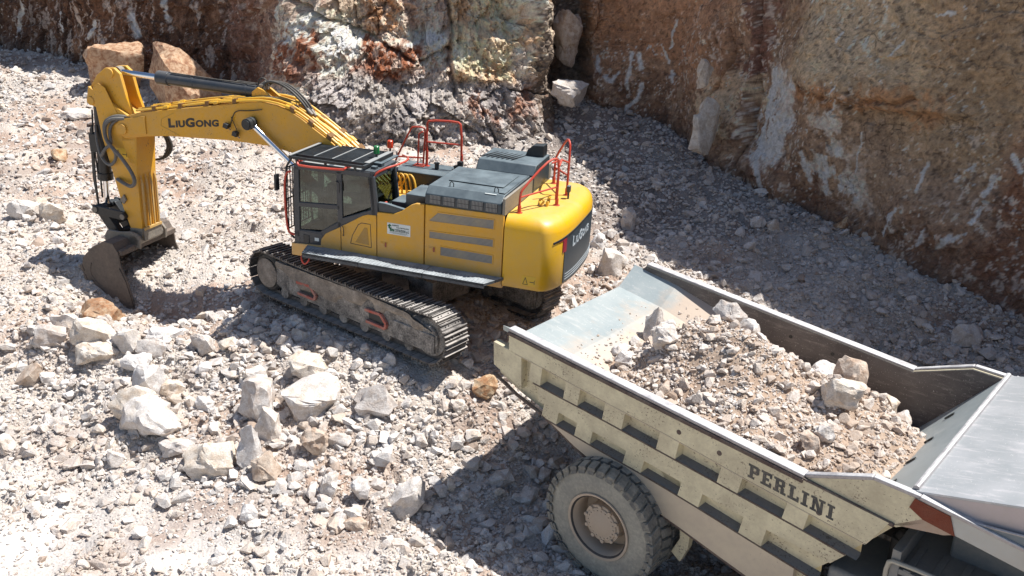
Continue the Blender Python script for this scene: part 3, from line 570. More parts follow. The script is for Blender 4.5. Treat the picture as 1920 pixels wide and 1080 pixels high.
def scatter(name, P, rot, scl, idx, label, cat, proto=None):
    me = bpy.data.meshes.new(name); n = len(P); me.vertices.add(n); me.vertices.foreach_set('co', P.astype(np.float32).reshape(-1))
    for nm, a in (('rot', rot), ('scl', scl)):
        q = me.attributes.new(nm, 'FLOAT_VECTOR', 'POINT'); q.data.foreach_set('vector', a.astype(np.float32).reshape(-1))
    q = me.attributes.new('idx', 'INT', 'POINT'); q.data.foreach_set('value', idx.astype(np.int32)); me.update()
    o = bpy.data.objects.new(name, me); COL.objects.link(o); me.materials.append(M['stone'])
    g = bpy.data.node_groups.new(name + '_scatter', 'GeometryNodeTree')
    g.interface.new_socket('Geometry', in_out='INPUT', socket_type='NodeSocketGeometry'); g.interface.new_socket('Geometry', in_out='OUTPUT', socket_type='NodeSocketGeometry')
    i_ = g.nodes.new('NodeGroupInput'); o_ = g.nodes.new('NodeGroupOutput'); ip = g.nodes.new('GeometryNodeInstanceOnPoints'); ci = g.nodes.new('GeometryNodeCollectionInfo')
    ci.inputs['Collection'].default_value = proto or PROTO; ci.inputs['Separate Children'].default_value = True; ci.inputs['Reset Children'].default_value = True
    ip.inputs['Pick Instance'].default_value = True
    def na(nm, t):
        a = g.nodes.new('GeometryNodeInputNamedAttribute'); a.data_type = t; a.inputs['Name'].default_value = nm; return a.outputs['Attribute']
    g.links.new(i_.outputs[0], ip.inputs['Points']); g.links.new(ci.outputs[0], ip.inputs['Instance'])
    g.links.new(na('rot', 'FLOAT_VECTOR'), ip.inputs['Rotation']); g.links.new(na('scl', 'FLOAT_VECTOR'), ip.inputs['Scale']); g.links.new(na('idx', 'INT'), ip.inputs['Instance Index'])
    g.links.new(ip.outputs[0], o_.inputs[0]); md = o.modifiers.new('scatter', 'NODES'); md.node_group = g
    tag(o, label, cat, kind='stuff'); return o
def rubble():
    X, Y, S = [], [], []
    bands = [(7.5, 10.5), (10.5, 13.5), (13.5, 17), (17, 21), (21, 26), (26, 33), (33, 42)]
    for a, b in bands:
        mid_ = (a + b) / 2 + 1; smin = max(.03, .0025 * mid_); half = .62 * b + .5
        area = 2 * half * (b - a); n = int(area * 520 * (.033 / smin) ** 2.0)
        x = RNG.uniform(-half, half, n); y = RNG.uniform(a, b, n); s = smin * RNG.random(n) ** (-1 / 1.95); s = np.where(s > .32, RNG.uniform(.05, .3, n), s)
        sm = smooth_mask(x, y); cl = .45+.55*sst(.36, .56, fbm(x * .8, y * .8, 3, 180))
        bank = np.exp(-((x + 3.8) / 5.5) ** 2 - ((y - 14.3) / 2.2) ** 2)
        keep = RNG.random(n) < (1 - .92 * sm) * cl + bank * .5 + .3 * (x > 2.5)
        big = s > .12; keep &= ~(big & (RNG.random(n) > .25 + .75 * np.clip(bank * 1.3 + .15, 0, 1)))
        keep &= (x < 13.5) & (x > -24); X.append(x[keep]); Y.append(y[keep]); S.append(s[keep])
    x, y, s = map(np.concatenate, (X, Y, S))
    # keep the crawlers and the wheels clear of stones that would poke through them
    def inb(cx, cy, yaw, hl, hw):
        c, q = math.cos(yaw), math.sin(yaw); dx, dy = x - cx, y - cy; return (np.abs(dx * c + dy * q) < hl) & (np.abs(-dx * q + dy * c) < hw)
    a = R(142.1); lx, ly = -math.sin(a), math.cos(a); bad = np.zeros(len(x), bool)
    for q in (1.46, -1.46): bad |= inb(-2.25 + lx * q, 17.12 + ly * q, a, 2.75, .42) & (s > .05)
    x, y, s = x[~bad], y[~bad], s[~bad]; n = len(x); z = ground(x, y) + s * .10
    sc = s[:, None] * RNG.uniform(.75, 1.25, (n, 3)) * 1.15
    rot = np.stack([RNG.uniform(-.6, .6, n), RNG.uniform(-.6, .6, n), RNG.uniform(0, 6.28, n)], -1)
    print('rubble stones', n)
    return scatter('rubble', np.stack([x, y, z], -1), rot, sc, RNG.integers(0, 14, n), 'loose crushed limestone rubble of all sizes covering the quarry floor', 'rubble')
rubble()
def boulder_mesh(name, w_, d_, h_, seed, mat, rough=.085, n=22, cuts=3):
    bm = hull(n, seed, (w_, d_, h_), 3.4)
    bmesh.ops.triangulate(bm, faces=bm.faces)
    bmesh.ops.subdivide_edges(bm, edges=bm.edges, cuts=cuts + 1, use_grid_fill=True, smooth=0)
    m = max(w_, d_, h_)
    from mathutils import noise as mn
    for v in bm.verts:
        q = v.co / m * 2.2 + Vector((seed * 1.7, 0, 0)); k = mn.fractal(q, .75, 2.1, 5) + .35 * mn.ridged_multi_fractal(q * 1.5, .8, 2.1, 3, 1, 2) - .4; v.co += v.co.normalized() * k * rough * m
    me = bpy.data.meshes.new(name); bm.to_mesh(me); bm.free(); me.materials.append(mat)
    me.polygons.foreach_set('use_smooth', [True] * len(me.polygons)); me.set_sharp_from_angle(angle=R(28)); return me
BOULDERS = [
(-3.56, 14.02, 1.02, 0.68, 0, 'largest pale flat-faced boulder in the middle of the rubble bank'),
(-4.49, 14.03, 0.65, 0.74, 1, 'grey-brown boulder leaning against the left of the largest pale boulder'),
(-5.11, 13.01, 0.97, 0.63, 2, 'wide mottled brown and white boulder at the lower foot of the bank'),
(-6.43, 13.97, 1.19, 0.57, 0, 'long low white slab lying at the left foot of the bank'),
(-6.81, 14.16, 0.79, 0.58, 2, 'dusty tan boulder tucked behind the long low white slab'),
(-1.78, 11.93, 0.62, 0.69, 0, 'steeply tilted oblong white boulder at the edge of the truck shadow'),
(-4.44, 12.94, 0.38, 0.81, 3, 'narrow upright white slab between the mottled boulder and a brown rock'),
(-4.2, 13.49, 0.39, 0.6, 0, 'upright grey block just below the largest pale boulder'),
(-2.42, 13.84, 0.78, 0.46, 1, 'broad grey slab right of the largest pale boulder'),
(-3.77, 14.67, 0.66, 0.45, 2, 'tan-topped boulder resting just above the largest pale boulder'),
(-6.71, 14.74, 0.59, 0.59, 3, 'cubic whitish boulder standing alone left of the bank middle'),
(-8.12, 15.83, 0.86, 0.48, 2, 'cream layered boulder stacked on another one on the left ridge'),
(-8.0, 15.52, 0.81, 0.36, 2, 'yellowish slab underneath the cream layered boulder on the left ridge'),
(-8.29, 16.64, 0.85, 0.42, 5, 'pale boulder with a rust-brown end close below the bucket'),
(-8.8, 16.16, 0.53, 0.47, 0, 'rounded pale boulder left of the rust-ended boulder'),
(-8.96, 15.82, 0.58, 0.44, 1, 'grey-tan boulder second from the left end of the ridge'),
(-9.23, 15.17, 0.55, 0.46, 4, 'orange-tinted boulder at the far left foot of the ridge'),
(-8.84, 15.14, 0.34, 0.23, 0, 'small white rock right beside the orange-tinted boulder'),
(-6.85, 15.98, 0.74, 0.38, 3, 'long flat grey-white rock on top of the left ridge'),
(-5.92, 15.6, 0.41, 0.54, 1, 'upright grey rock at the right end of the left ridge'),
(-6.9, 15.55, 0.55, 0.39, 1, 'squat grey rock under the long flat rock of the ridge'),
(-7.41, 15.64, 0.5, 0.45, 0, 'pale rock wedged right of the stacked cream boulder'),
(-7.09, 15.23, 0.57, 0.33, 3, 'low white rock below the left ridge beside the yellowish slab'),
(-4.76, 14.74, 0.43, 0.37, 0, 'pale cube-like rock above the leaning grey-brown boulder'),
(-4.08, 12.67, 0.39, 0.47, 4, 'brown pitted rock at the foot of the narrow upright slab'),
(-5.87, 13.42, 0.58, 0.26, 1, 'thin grey slab between the long white slab and the mottled boulder'),
(-2.97, 12.27, 0.32, 0.41, 0, 'egg-shaped pale rock on the lower slope, left of a similar one'),
(-2.46, 12.19, 0.31, 0.34, 3, 'pointed pale rock on the lower slope above a small flat block'),
(-2.42, 11.63, 0.37, 0.19, 4, 'small flat tan block lying on the gravel floor'),
(-4.2, 11.88, 0.29, 0.31, 3, 'lone bluish-white rock on the gravel floor below the bank'),
(-0.48, 14.26, 0.44, 0.35, 5, 'ochre-brown boulder near the tail of the truck bed'),
(-2.23, 14.65, 0.27, 0.24, 0, 'bright white round rock beside the rear end of the crawler'),
(-0.94, 13.87, 0.28, 0.24, 0, 'angular white rock left of the ochre-brown boulder'),
(-2.95, 13.2, 0.38, 0.24, 1, 'grey wedge rock in the middle of the lower slope'),
(-0.18, 12.79, 0.42, 0.31, 1, 'grey boulder lying inside the shadow under the truck tail'),
(-5.59, 14.33, 0.34, 0.29, 3, 'whitish rock on the brown soil left of the leaning boulder'),
(-1.55, 13.26, 0.28, 0.23, 1, 'small grey rock on the slope halfway to the truck tail'),
(-6.28, 14.69, 0.47, 0.3, 2, 'cream rock touching the right side of the cubic boulder'),
(-8.97, 13.67, 0.33, 0.33, 0, 'white rock cut by the left edge of the picture'),
(-3.34, 13.13, 0.47, 0.43, 4, 'brown crumbly rock in the soil below the largest boulder'),
(2.98, 22.05, 0.41, 0.55, 1, 'standing pale rock in the shade edge behind the counterweight'),
(2.27, 19.12, 0.63, 0.73, 0, 'long white slab sunk in gravel right of the counterweight'),
(2.04, 20.28, 0.38, 0.38, 3, 'small pale rock between the counterweight and the sunk slab'),
(-12.0, 21.18, 0.74, 0.51, 0, 'pale boulder on the left slope beside a brown one'),
(-11.23, 21.0, 0.67, 0.5, 2, 'tan boulder on the left slope right of a pale one'),
(-12.27, 22.33, 0.53, 0.34, 4, 'reddish boulder higher up on the left slope'),
(9.41, 16.8, 0.59, 0.49, 1, 'rounded light boulder in the shade behind the truck bed'),
(8.26, 21.44, 0.57, 0.4, 5, 'brown boulder sitting at the foot of the right rock face'),
(6.49, 21.34, 0.47, 0.36, 2, 'tan rock in the shaded rubble under the right rock face'),
(6.15, 21.43, 0.36, 0.3, 3, 'grey rock left of the tan one in the shaded rubble'),
(-13.01, 25.41, 0.59, 0.34, 5, 'small red-brown clod on the upper left slope'),
(-14.05, 29.16, 1.16, 0.31, 0, 'low white slab on the far upper left slope'),
(-13.7, 31.6, 2.5, 2.3, 6, 'pointed orange-brown boulder behind the arm tip'),
(-10.7, 29.7, 2.7, 2.5, 6, 'huge orange-brown block below the rock face behind the arm cylinder'),
(-9.5, 29.6, 0.95, 0.49, 2, 'cream boulder right of the huge orange-brown block'),

]
for i, (x, y, w_, h_, t, lab) in enumerate(BOULDERS):
    d_ = w_ * .8 if h_ < w_ else w_ * 1.0
    tilt = {5: (-.0, .75)}.get(i, (random.uniform(-.15, .15), random.uniform(-.2, .2)))
    if i == 5: w_, h_, d_ = 1.0, .36, .42
    nm = 'boulder' if w_ > .45 else 'rock'
    me = boulder_mesh(nm, w_ * 1.12, d_, h_ * 1.3, 300 + i, TINT[t], *((.07, 11, 4) if t == 6 else ()))
    o = bpy.data.objects.new(nm, me); COL.objects.link(o); zg = float(ground(np.array([x]), np.array([y]))[0])
    o.location = (x, y, zg + h_ * (.26 if w_ < 2 else .24)); o.rotation_euler = (tilt[0], -tilt[1], random.uniform(-.3, .3)); tag(o, lab, 'boulder' if nm == 'boulder' else 'rock')
# mid-sized rocks nobody could tell apart, each one an object
def bank_rocks():
    src = [boulder_mesh('rock', 1, .85, .75, 500 + k, TINT[(0, 1, 0, 3, 2, 0)[k % 6]], .07, 18, 1) for k in range(12)]
    zones = [(130, -4.1, 14.1, 2.8, .95, .16, .42, 'rock among many alike on the rubble bank in front of the crawler', 'rocks scattered over the rubble bank'),
             (50, -7.6, 15.9, 1.7, .5, .18, .42, 'rock among many alike on the ridge below the bucket', 'rocks on the ridge below the bucket'),
             (36, -11.2, 21.5, 1.6, 2.2, .18, .42, 'rock among many alike on the left slope behind the bucket', 'rocks on the left slope'),
             (40, 5.6, 21.0, 2.2, 1.3, .15, .34, 'rock among many alike in the shaded rubble at the foot of the face', 'rocks at the foot of the right face'),
             (26, -.9, 13.3, .9, 1.0, .14, .30, 'rock among many alike beside the truck tail', 'rocks beside the truck tail')]
    for n, cx, cy, sx, sy, a, b, lab, grp in zones:
        for k in range(n):
            x, y = random.gauss(cx, sx), random.gauss(cy, sy)
            if any(math.hypot(x - q[0], y - q[1]) < (q[2] * .5 + .12) for q in BOULDERS): continue
            ca, sa = math.cos(R(142.1)), math.sin(R(142.1)); dx, dy = x + 2.25, y - 17.12
            if abs(dx * ca + dy * sa) < 3.1 and abs(-dx * sa + dy * ca) < 2.15: continue
            s_ = a + (b - a) * random.random() ** 2.2; o = bpy.data.objects.new('rock', random.choice(src)); COL.objects.link(o)
            o.location = (x, y, float(ground(np.array([x]), np.array([y]))[0]) + s_ * .22); o.scale = (s_, s_ * random.uniform(.7, 1), s_ * random.uniform(.7, 1.1))
            o.rotation_euler = (random.uniform(-.4, .4), random.uniform(-.4, .4), random.uniform(0, 6.28)); tag(o, lab, 'rock', grp)
bank_rocks()
def wall_stone(x, y, z, w_, d_, h_, rz, t, seed, lab, ry=0, nm='boulder'):
    me = boulder_mesh(nm, w_, d_, h_, seed, TINT[t]); o = bpy.data.objects.new(nm, me); COL.objects.link(o); o.location = (x, y, z); o.rotation_euler = (0, ry, rz); tag(o, lab, 'boulder'); return o
wall_stone(1.85, 28.3, 2.25, 1.25, 1.1, .85, -.3, 0, 700, 'square white block wedged in the cleft of the rock face above the engine hood')
wall_stone(5.35, 24.85, 1.95, .95, .7, 1.75, .9, 2, 701, 'tall cream slab leaning on the rock face beside the white wash', .12)
wall_stone(5.3, 25.3, 3.3, .45, .4, .9, .9, 2, 702, 'small cream slab high on the rock face above the tall leaning slab', .2)
wall_stone(1.75, 29.7, 3.7, 1.0, .9, 1.9, .4, 4, 703, 'loose ochre flake standing in the cleft above the square white block', .1)

# ================================================================ excavator
def rot(ax, a): return Matrix.Rotation(R(a), 4, ax)
EX = Matrix.Translation((-2.248, 17.122, 0)) @ rot('X', -.772) @ rot('Y', 2.922) @ rot('Z', 161.615)
LO = rot('Z', 161.615).inverted() @ rot('Z', 142.123)
E = empty('excavator', EX)
tag(E, 'yellow crawler excavator with grey cab and orange handrails digging in the rubble', 'excavator')
def part(name, mb, mat, parent=None, bevel=.008, smooth=True, local=None, label=None):
    o = mb.build(name, M[mat] if isinstance(mat, str) else mat, parent or E, bevel, smooth, local)
    if label: o['label'] = label
    return o
# ---- crawlers (frame of their own: x forward, centred on y 0)
def make_crawler(y0, hooks):
    L = LO @ Matrix.Translation((0, y0, 0))
    prof = [(1.92, .84), (1.95, .34), (1.7, .24), (-2.2, .22), (-2.46, .26), (-2.46, .62), (-2.2, .72), (-1.7, .86), (-.6, .9)]
    fr = MB(); fr.prism(prof, -.22, .22); fr.box(-2.42, -1.4, .22, .27, .25, .6)
    fr.box(-1.9, 1.6, .22, .235, .32, .80)
    C = part('crawler', fr, 'mud', E, .02, False, L)
    N = 56; xf, xr, r, zc = 2.24, -2.24, .46, .5; per = 2 * (xf - xr) + 2 * math.pi * r
    sh = MB(); p = per / N
    sh.box(-p * .47, p * .47, -.3, .3, -.012, .012)
    sh.prism([(-p * .47, .01), (-p * .40, .045), (-p * .32, .045), (-p * .28, .01)], -.3, .3)
    sh.prism([(p * .22, .01), (p * .27, .06), (p * .36, .06), (p * .44, .01)], -.3, .3)
    sh.prism([(-p * .06, .01), (-p * .02, .03), (p * .06, .03), (p * .1, .01)], -.3, .3)
    for yy in (-.17, -.09, .09, .17): sh.cyl((-p * .14, yy, .01), (-p * .14, yy, .035), .012, n=6)
    sh.box(-p * .5, p * .5, -.11, -.06, -.10, -.01); sh.box(-p * .5, p * .5, .06, .11, -.10, -.01)
    first = None
    for i in range(N):
        t = i * p; a = xf - xr
        if t < a: x, z, th = xr + t, zc + r, 0
        elif t < a + math.pi * r: q = (t - a) / r; x, z, th = xf + r * math.sin(q), zc + r * math.cos(q), q
        elif t < 2 * a + math.pi * r: x, z, th = xf - (t - a - math.pi * r), zc - r, math.pi
        else: q = (t - 2 * a - math.pi * r) / r; x, z, th = xr - r * math.sin(q), zc - r * math.cos(q), math.pi + q
        if t < a: z -= .03 * math.sin(math.pi * t / a)
        m = Matrix.Translation((x, 0, z)) @ Matrix.Rotation(th, 4, 'Y') @ rot('Z', 180)
        if first is None: first = part('track_shoe', sh, 'track', C, 0, False, m)
        else:
            o = first.copy(); COL.objects.link(o); o.parent = C; o.matrix_local = m
    idl = MB(); idl.lathe([(.0, .17), (.20, .17), (.24, .2), (.36, .2), (.40, .16), (.40, -.16), (.36, -.2), (.24, -.2), (.2, -.17), (0, -.17)], (2.24, 0, .5), n=36, closed=False)
    part('idler_wheel', idl, 'rubber', C)
    cap = MB(); cap.lathe([(0, .0), (.30, .0), (.31, .03), (.2, .06), (0, .07)], (2.24, .2, .5), n=30, closed=False); part('idler_mud', cap, 'dirt', C, 0)
    sp = MB(); sp.cyl((-2.24, -.16, .5), (-2.24, .18, .5), .36, n=30); sp.cyl((-2.24, .18, .5), (-2.24, .24, .5), .24, n=24); part('sprocket', sp, 'mud', C)
    for k in range(7):
        ro = MB(); x = -1.75 + k * .58; ro.cyl((x, -.2, .19), (x, .2, .19), .11, n=16); part('track_roller', ro, 'mud', C, 0)
    if hooks:
        for hx in (.96, -.98):
            h = MB(); P = [(hx + .28, .60), (hx - .12, .62), (hx - .27, .47), (hx - .24, .37), (hx + .25, .375)]
            for a, b in zip(P[:-1], P[1:]): h.beam((a[0], .27, a[1]), (b[0], .27, b[1]), .06, .055)
            part('step_bracket', h, M['dusty_red'], C, .006, False)
            k = MB(); k.box(hx - .16, hx + .22, .235, .24, .41, .57); part('step_opening', k, 'black', C, 0)
    mud = MB(); nx, nz = 90, 16; V = []
    X, Z = np.meshgrid(np.linspace(-2.35, 1.88, nx), np.linspace(0, 1, nz), indexing='ij'); tp_ = np.interp(X, [-2.35, -1.7, -.6, 1.88], [.68, .87, .91, .86]); zz = .46 + (tp_ - .46) * Z
    k = sst(.42, .62, fbm(X * 1.6 + y0, zz * 2.4, 4, 300) * .75 + Z * .25) * (.05 + .07 * fbm(X * 5, zz * 5, 4, 301)) * (Z > .02); V = np.stack([X, .205 + k, zz], -1).reshape(-1, 3); mud.v = [tuple(v) for v in V]
    mud.f = [(i * nz + j, (i + 1) * nz + j, (i + 1) * nz + j + 1, i * nz + j + 1) for i in range(nx - 1) for j in range(nz - 1)]; part('caked_mud', mud, 'dirt', C, 0)
make_crawler(1.46, True); make_crawler(-1.46, False)
u = MB(); u.box(-1.3, 1.3, -.55, .55, .45, .95); u.beam((-1.1, -1.3, .6), (.3, 0, .8), .5, .3); u.beam((1.1, -1.3, .6), (-.3, 0, .8), .5, .3); u.beam((-1.1, 1.3, .6), (.3, 0, .8), .5, .3); u.beam((1.1, 1.3, .6), (-.3, 0, .8), .5, .3)
u.cyl((0, 0, .9), (0, 0, 1.3), .72, n=40); part('undercarriage', u.xf(LO), 'mud')
# ---- upper frame
f = MB(); f.prism([(1.62, 1.30), (1.62, 1.50), (-2.58, 1.42), (-2.58, 1.30)], -1.44, 1.44); f.box(-2.58, 1.2, -.45, .45, 1.42, 1.9)
part('upper_frame', f, 'yellow', bevel=.015)
ff = MB(); ff.prism([(1.0, 1.28), (1.66, 1.28), (1.66, 1.52), (1.0, 1.56)], 1.30, 1.50); part('frame_corner', ff, 'yellow', bevel=.012)
inn = MB(); inn.box(-2.5, -.2, -1.38, 1.40, 1.5, 2.40); inn.box(-.2, 1.45, -1.4, -.55, 1.5, 2.2); part('engine_bay', inn, 'black')
# walkway outside the panels, in three lengths
for a, b in ((1.32, .05), (.04, -1.22), (-1.23, -2.62)):
    wk = MB(); wk.prism([(a, 1.475), (a - (.12 if a > 1 else 0), 1.90), (b + (.22 if b < -2 else 0), 1.90), (b, 1.475)], 1.475, 1.525, 'z'); wk.prism([(a, 1.475), (a - (.12 if a > 1 else 0), 1.90), (a - (.12 if a > 1 else 0), 1.88), (a-.02, 1.475)], 1.40, 1.53, 'z')
    wk.box(b + (.22 if b < -2 else 0), a - (.12 if a > 1 else 0), 1.885, 1.90, 1.43, 1.524)
    n = int((a - b) / .07)
    for k in range(1, n - (3 if b < -2 else 1)): wk.box(a - .1 - k * .07, a - .1 - k * .07 + .02, 1.62, 1.88, 1.525, 1.532)
    part('walkway', wk, 'walk', bevel=.004)
# orange hoop at the foot of the steps
h = MB(); h.tube([(1.2, 1.80, 1.47), (1.24, 1.88, 1.42), (1.16, 1.9, 1.28), (1.06, 1.88, 1.38), (1.1, 1.8, 1.47)], .018, smooth=2); part('step_hoop', h, 'red', bevel=0)
# ---- side doors
def side_panel(name, poly, mat='yellow', y0=1.40, y1=1.468):
    m = MB(); m.prism(poly, y0, y1); return part(name, m, mat, bevel=.012)
d1 = side_panel('side_door', [(-.13, 1.50), (-.13, 2.385), (-.46, 2.395), (-.62, 2.47), (-.80, 2.61), (-.90, 2.655), (-1.065, 2.66), (-1.065, 1.44)])
d2 = side_panel('side_door', [(-1.085, 1.44), (-1.085, 2.665), (-2.57, 2.68), (-2.57, 1.38)])
def vent(poly, parent):
    m = MB(); m.prism(poly, 1.466, 1.473); o = part('vent_grille', m, 'vent', parent, 0, False)
    fr = MB(); n = len(poly)
    for i in range(n):
        a, b = poly[i], poly[(i + 1) % n]; fr.beam((a[0], 1.472, a[1]), (b[0], 1.472, b[1]), .012, .018)
    part('vent_frame', fr, 'yellow', o, 0, False)
vent([(-1.33, 2.555), (-2.4, 2.575), (-2.4, 2.395), (-1.17, 2.365), (-1.17, 2.40)], d2)
vent([(-1.17, 2.185), (-2.4, 2.215), (-2.4, 2.065), (-1.17, 2.045)], d2)
vent([(-1.39, 1.925), (-2.4, 1.915), (-2.4, 1.745), (-1.39, 1.745)], d2)
for par, hx, hz in ((d1, -.26, 1.78), (d2, -1.22, 1.84)):
    m = MB(); m.box(hx - .08, hx + .08, 1.468, 1.474, hz - .055, hz + .055); m.box(hx - .02, hx + .05, 1.474, 1.484, hz - .03, hz + .03); ho = part('door_latch', m, 'yellow', par, .004)
    m = MB(); m.box(hx - .065, hx - .035, 1.474, 1.480, hz - .045, hz + .045); part('latch_mark', m, painted('latch_red', srgb(150, 50, 20)), ho, 0)
# sticker
m = MB(); m.box(-.80, -.34, 1.468, 1.472, 2.005, 2.22); st = part('company_sticker', m, 'white', d1, 0)
def on_side(x0, z0, y=1.4725, tilt=0):   # lettering reads from the front of the machine to its rear
    return lambda a, b, t: (x0 - a, y + t, z0 + b - a * tilt)
mb, x = text_mb([('t', 1)], .06); part('sticker_print', fit_text(mb, x, .075, .10, on_side(-.352, 2.105)), 'green_print', st, 0, False)
mb, x = text_mb([('m', 1)], .07); part('sticker_print', fit_text(mb, x, .085, .05, on_side(-.392, 2.065)), 'green_print', st, 0, False)
for tx, z0, w_, h_, xx in (('INERTI', 2.17, .13, .025, -.44), ('CALCESTRUZZI', 2.135, .25, .022, -.52), ('COSTRUZIONI s.r.l.', 2.066, .29, .05, -.485)):
    mb, x = text_mb([(tx, 1)], .03); part('sticker_print', fit_text(mb, x, w_, h_, on_side(xx, z0)), 'grey_print', st, 0, False)
m = MB()
for k, (a, b) in enumerate(((-.40, -.74), (-.37, -.76), (-.45, -.72))): m.box(b, a, 1.472, 1.4735, 2.05 - k * .013, 2.054 - k * .013)
part('sticker_print', m, 'grey_print', st, 0, False)
# ---- cab
yo, yi, z0, z1 = 1.468, .52, 1.50, 3.09
cabp = [(1.58, 1.50), (1.60, 2.2), (1.55, 3.0), (1.46, 3.09), (.0, 3.09), (-.05, 3.04), (-.12, 2.4), (-.12, 1.52)]
cab = MB()
def frame_poly(outer, holes_bars):  # side wall made of bars so the windows stay open
    for a, b, wd in holes_bars: cab.beam((a[0], yo - .03, a[1]), (b[0], yo - .03, b[1]), .06, wd)
bars = [((1.55, 1.5), (1.52, 3.02), .12), ((1.56, 3.02), (.0, 3.06), .10), ((.625, 1.9), (.63, 3.05), .11), ((-.02, 3.03), (-.10, 2.33), .12), ((1.5, 2.30), (.62, 2.36), .09), ((1.55, 1.72), (1.0, 1.72), .14), ((1.02, 1.79), (.60, 2.06), .10), ((.60, 2.09), (-.10, 2.38), .12)]
frame_poly(None, bars)
cab.prism([(1.58, 1.50), (1.58, 1.80), (1.0, 1.82), (.62, 2.06), (.62, 1.5)], yo - .07, yo - .004)
cab.prism([(.62, 1.5), (.62, 2.08), (-.12, 2.40), (-.12, 1.5)], yo - .07, yo - .004)
for a, b, wd in bars[:7]: cab.beam((a[0], yi + .03, a[1]), (b[0], yi + .03, b[1]), .06, wd)
cab.box(-.12, 1.56, yi, yi + .05, 1.5, 2.1)
cab.box(-.08, 1.52, yi, yo - .01, 3.07, 3.13)           # roof
cab.box(1.48, 1.60, yi, yo - .005, 1.5, 1.78); cab.box(-.13, -.07, yi, yo - .01, 1.5, 2.36); cab.beam((-.05, yi + .03, 2.3), (-.0, yi + .03, 3.05), .07, .07); cab.beam((-.06, yo - .035, 2.3), (-.01, yo - .035, 3.05), .07, .09)
cab.box(-.06, .02, yi, yo - .01, 2.98, 3.08); cab.box(-.12, 1.58, yi, yo - .02, 1.48, 1.56)
CB = part('cab', cab, 'cabgrey', bevel=.012)
yp = MB(); yp.prism([(1.05, 1.52), (1.03, 1.68), (.93, 1.81), (.62, 1.985), (.62, 1.515)], yo - .02, yo + .006); part('door_panel', yp, 'yellow', CB, .008)
yp = MB(); yp.prism([(.605, 1.515), (.605, 1.995), (.16, 2.27), (.05, 2.31), (-.12, 2.315), (-.12, 1.51)], yo - .02, yo + .006); fp = part('cab_rear_panel', yp, 'yellow', CB, .008)
m = MB(); P = [(.41, 1.70), (.37, 1.86), (.25, 2.08), (.18, 2.13), (-.0, 2.13), (-.02, 1.68)]
for i in range(6): a, b = P[i], P[(i + 1) % 6]; m.beam((a[0], yo + .005, a[1]), (b[0], yo + .005, b[1]), .008, .012)
part('hatch_outline', m, 'dark_print', fp, 0, False)
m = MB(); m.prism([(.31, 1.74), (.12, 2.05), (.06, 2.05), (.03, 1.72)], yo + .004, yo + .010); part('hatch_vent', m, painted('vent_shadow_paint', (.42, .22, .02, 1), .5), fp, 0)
m = MB(); m.tube([(.57, yo + .01, 2.0), (.53, yo + .05, 1.99), (.53, yo + .05, 1.84), (.57, yo + .01, 1.83)], .008); m.tube([(.68, yo + .01, 2.86), (.60, yo + .05, 2.84), (.60, yo + .05, 2.66)], .010); part('door_handle', m, 'black', CB, 0)
m = MB(); m.box(1.28, 1.41, yo - .004, yo + .008, 1.56, 1.72); part('door_lock', m, 'black', CB, .005)
m = MB(); m.box(1.08, 1.17, yo - .004, yo + .002, 1.625, 1.69); part('cab_label', m, 'white', CB, 0)
for nm, P in (('door_window', [(1.47, 2.97), (.69, 3.02), (.68, 2.40), (1.47, 2.34)]), ('lower_door_window', [(1.49, 2.27), (.67, 2.32), (.66, 2.09), (1.0, 1.86), (1.49, 1.81)]), ('rear_side_window', [(.57, 3.03), (.06, 3.03), (-.02, 2.46), (.57, 2.19)])):
    m = MB(); m.add([(p[0], yo - .027, p[1]) for p in P], [tuple(range(len(P)))]); part(nm, m, 'glass', CB, 0, False)
for nm, P in (('right_window', [(1.47, 3.0), (.03, 3.02), (.0, 2.15), (1.47, 2.1)]),):
    m = MB(); m.add([(p[0], yi + .023, p[1]) for p in P], [tuple(range(len(P)))]); part(nm, m, 'glass', CB, 0, False)
m = MB(); m.add([(1.523, yi + .06, 1.8), (1.523, yo - .07, 1.8), (1.523, yo - .07, 3.02), (1.523, yi + .06, 3.02)], [(0, 1, 2, 3)]); part('windscreen', m, 'glass', CB, 0)
m = MB(); m.add([(-.09, yi + .06, 2.36), (-.09, yo - .08, 2.36), (-.04, yo - .08, 3.0), (-.04, yi + .06, 3.0)], [(0, 1, 2, 3)]); part('rear_window', m, 'glass', CB, 0)
m = MB(); m.box(.25, .75, .75, 1.2, 1.9, 2.02); m.box(.2, .32, .77, 1.18, 1.95, 2.75); m.box(.18, .28, .86, 1.1, 2.75, 2.95); m.box(.45, 1.0, .68, .76, 2.1, 2.2); m.box(.45, 1.0, 1.2, 1.28, 2.1, 2.2); m.box(.3, .6, .8, 1.15, 1.55, 1.9); part('seat', m, 'seat', CB, .03)
m = MB(); m.box(1.1, 1.3, .62, .8, 1.56, 2.5); m.box(1.15, 1.2, .62, .9, 2.3, 2.6); part('console', m, 'black', CB, .01)
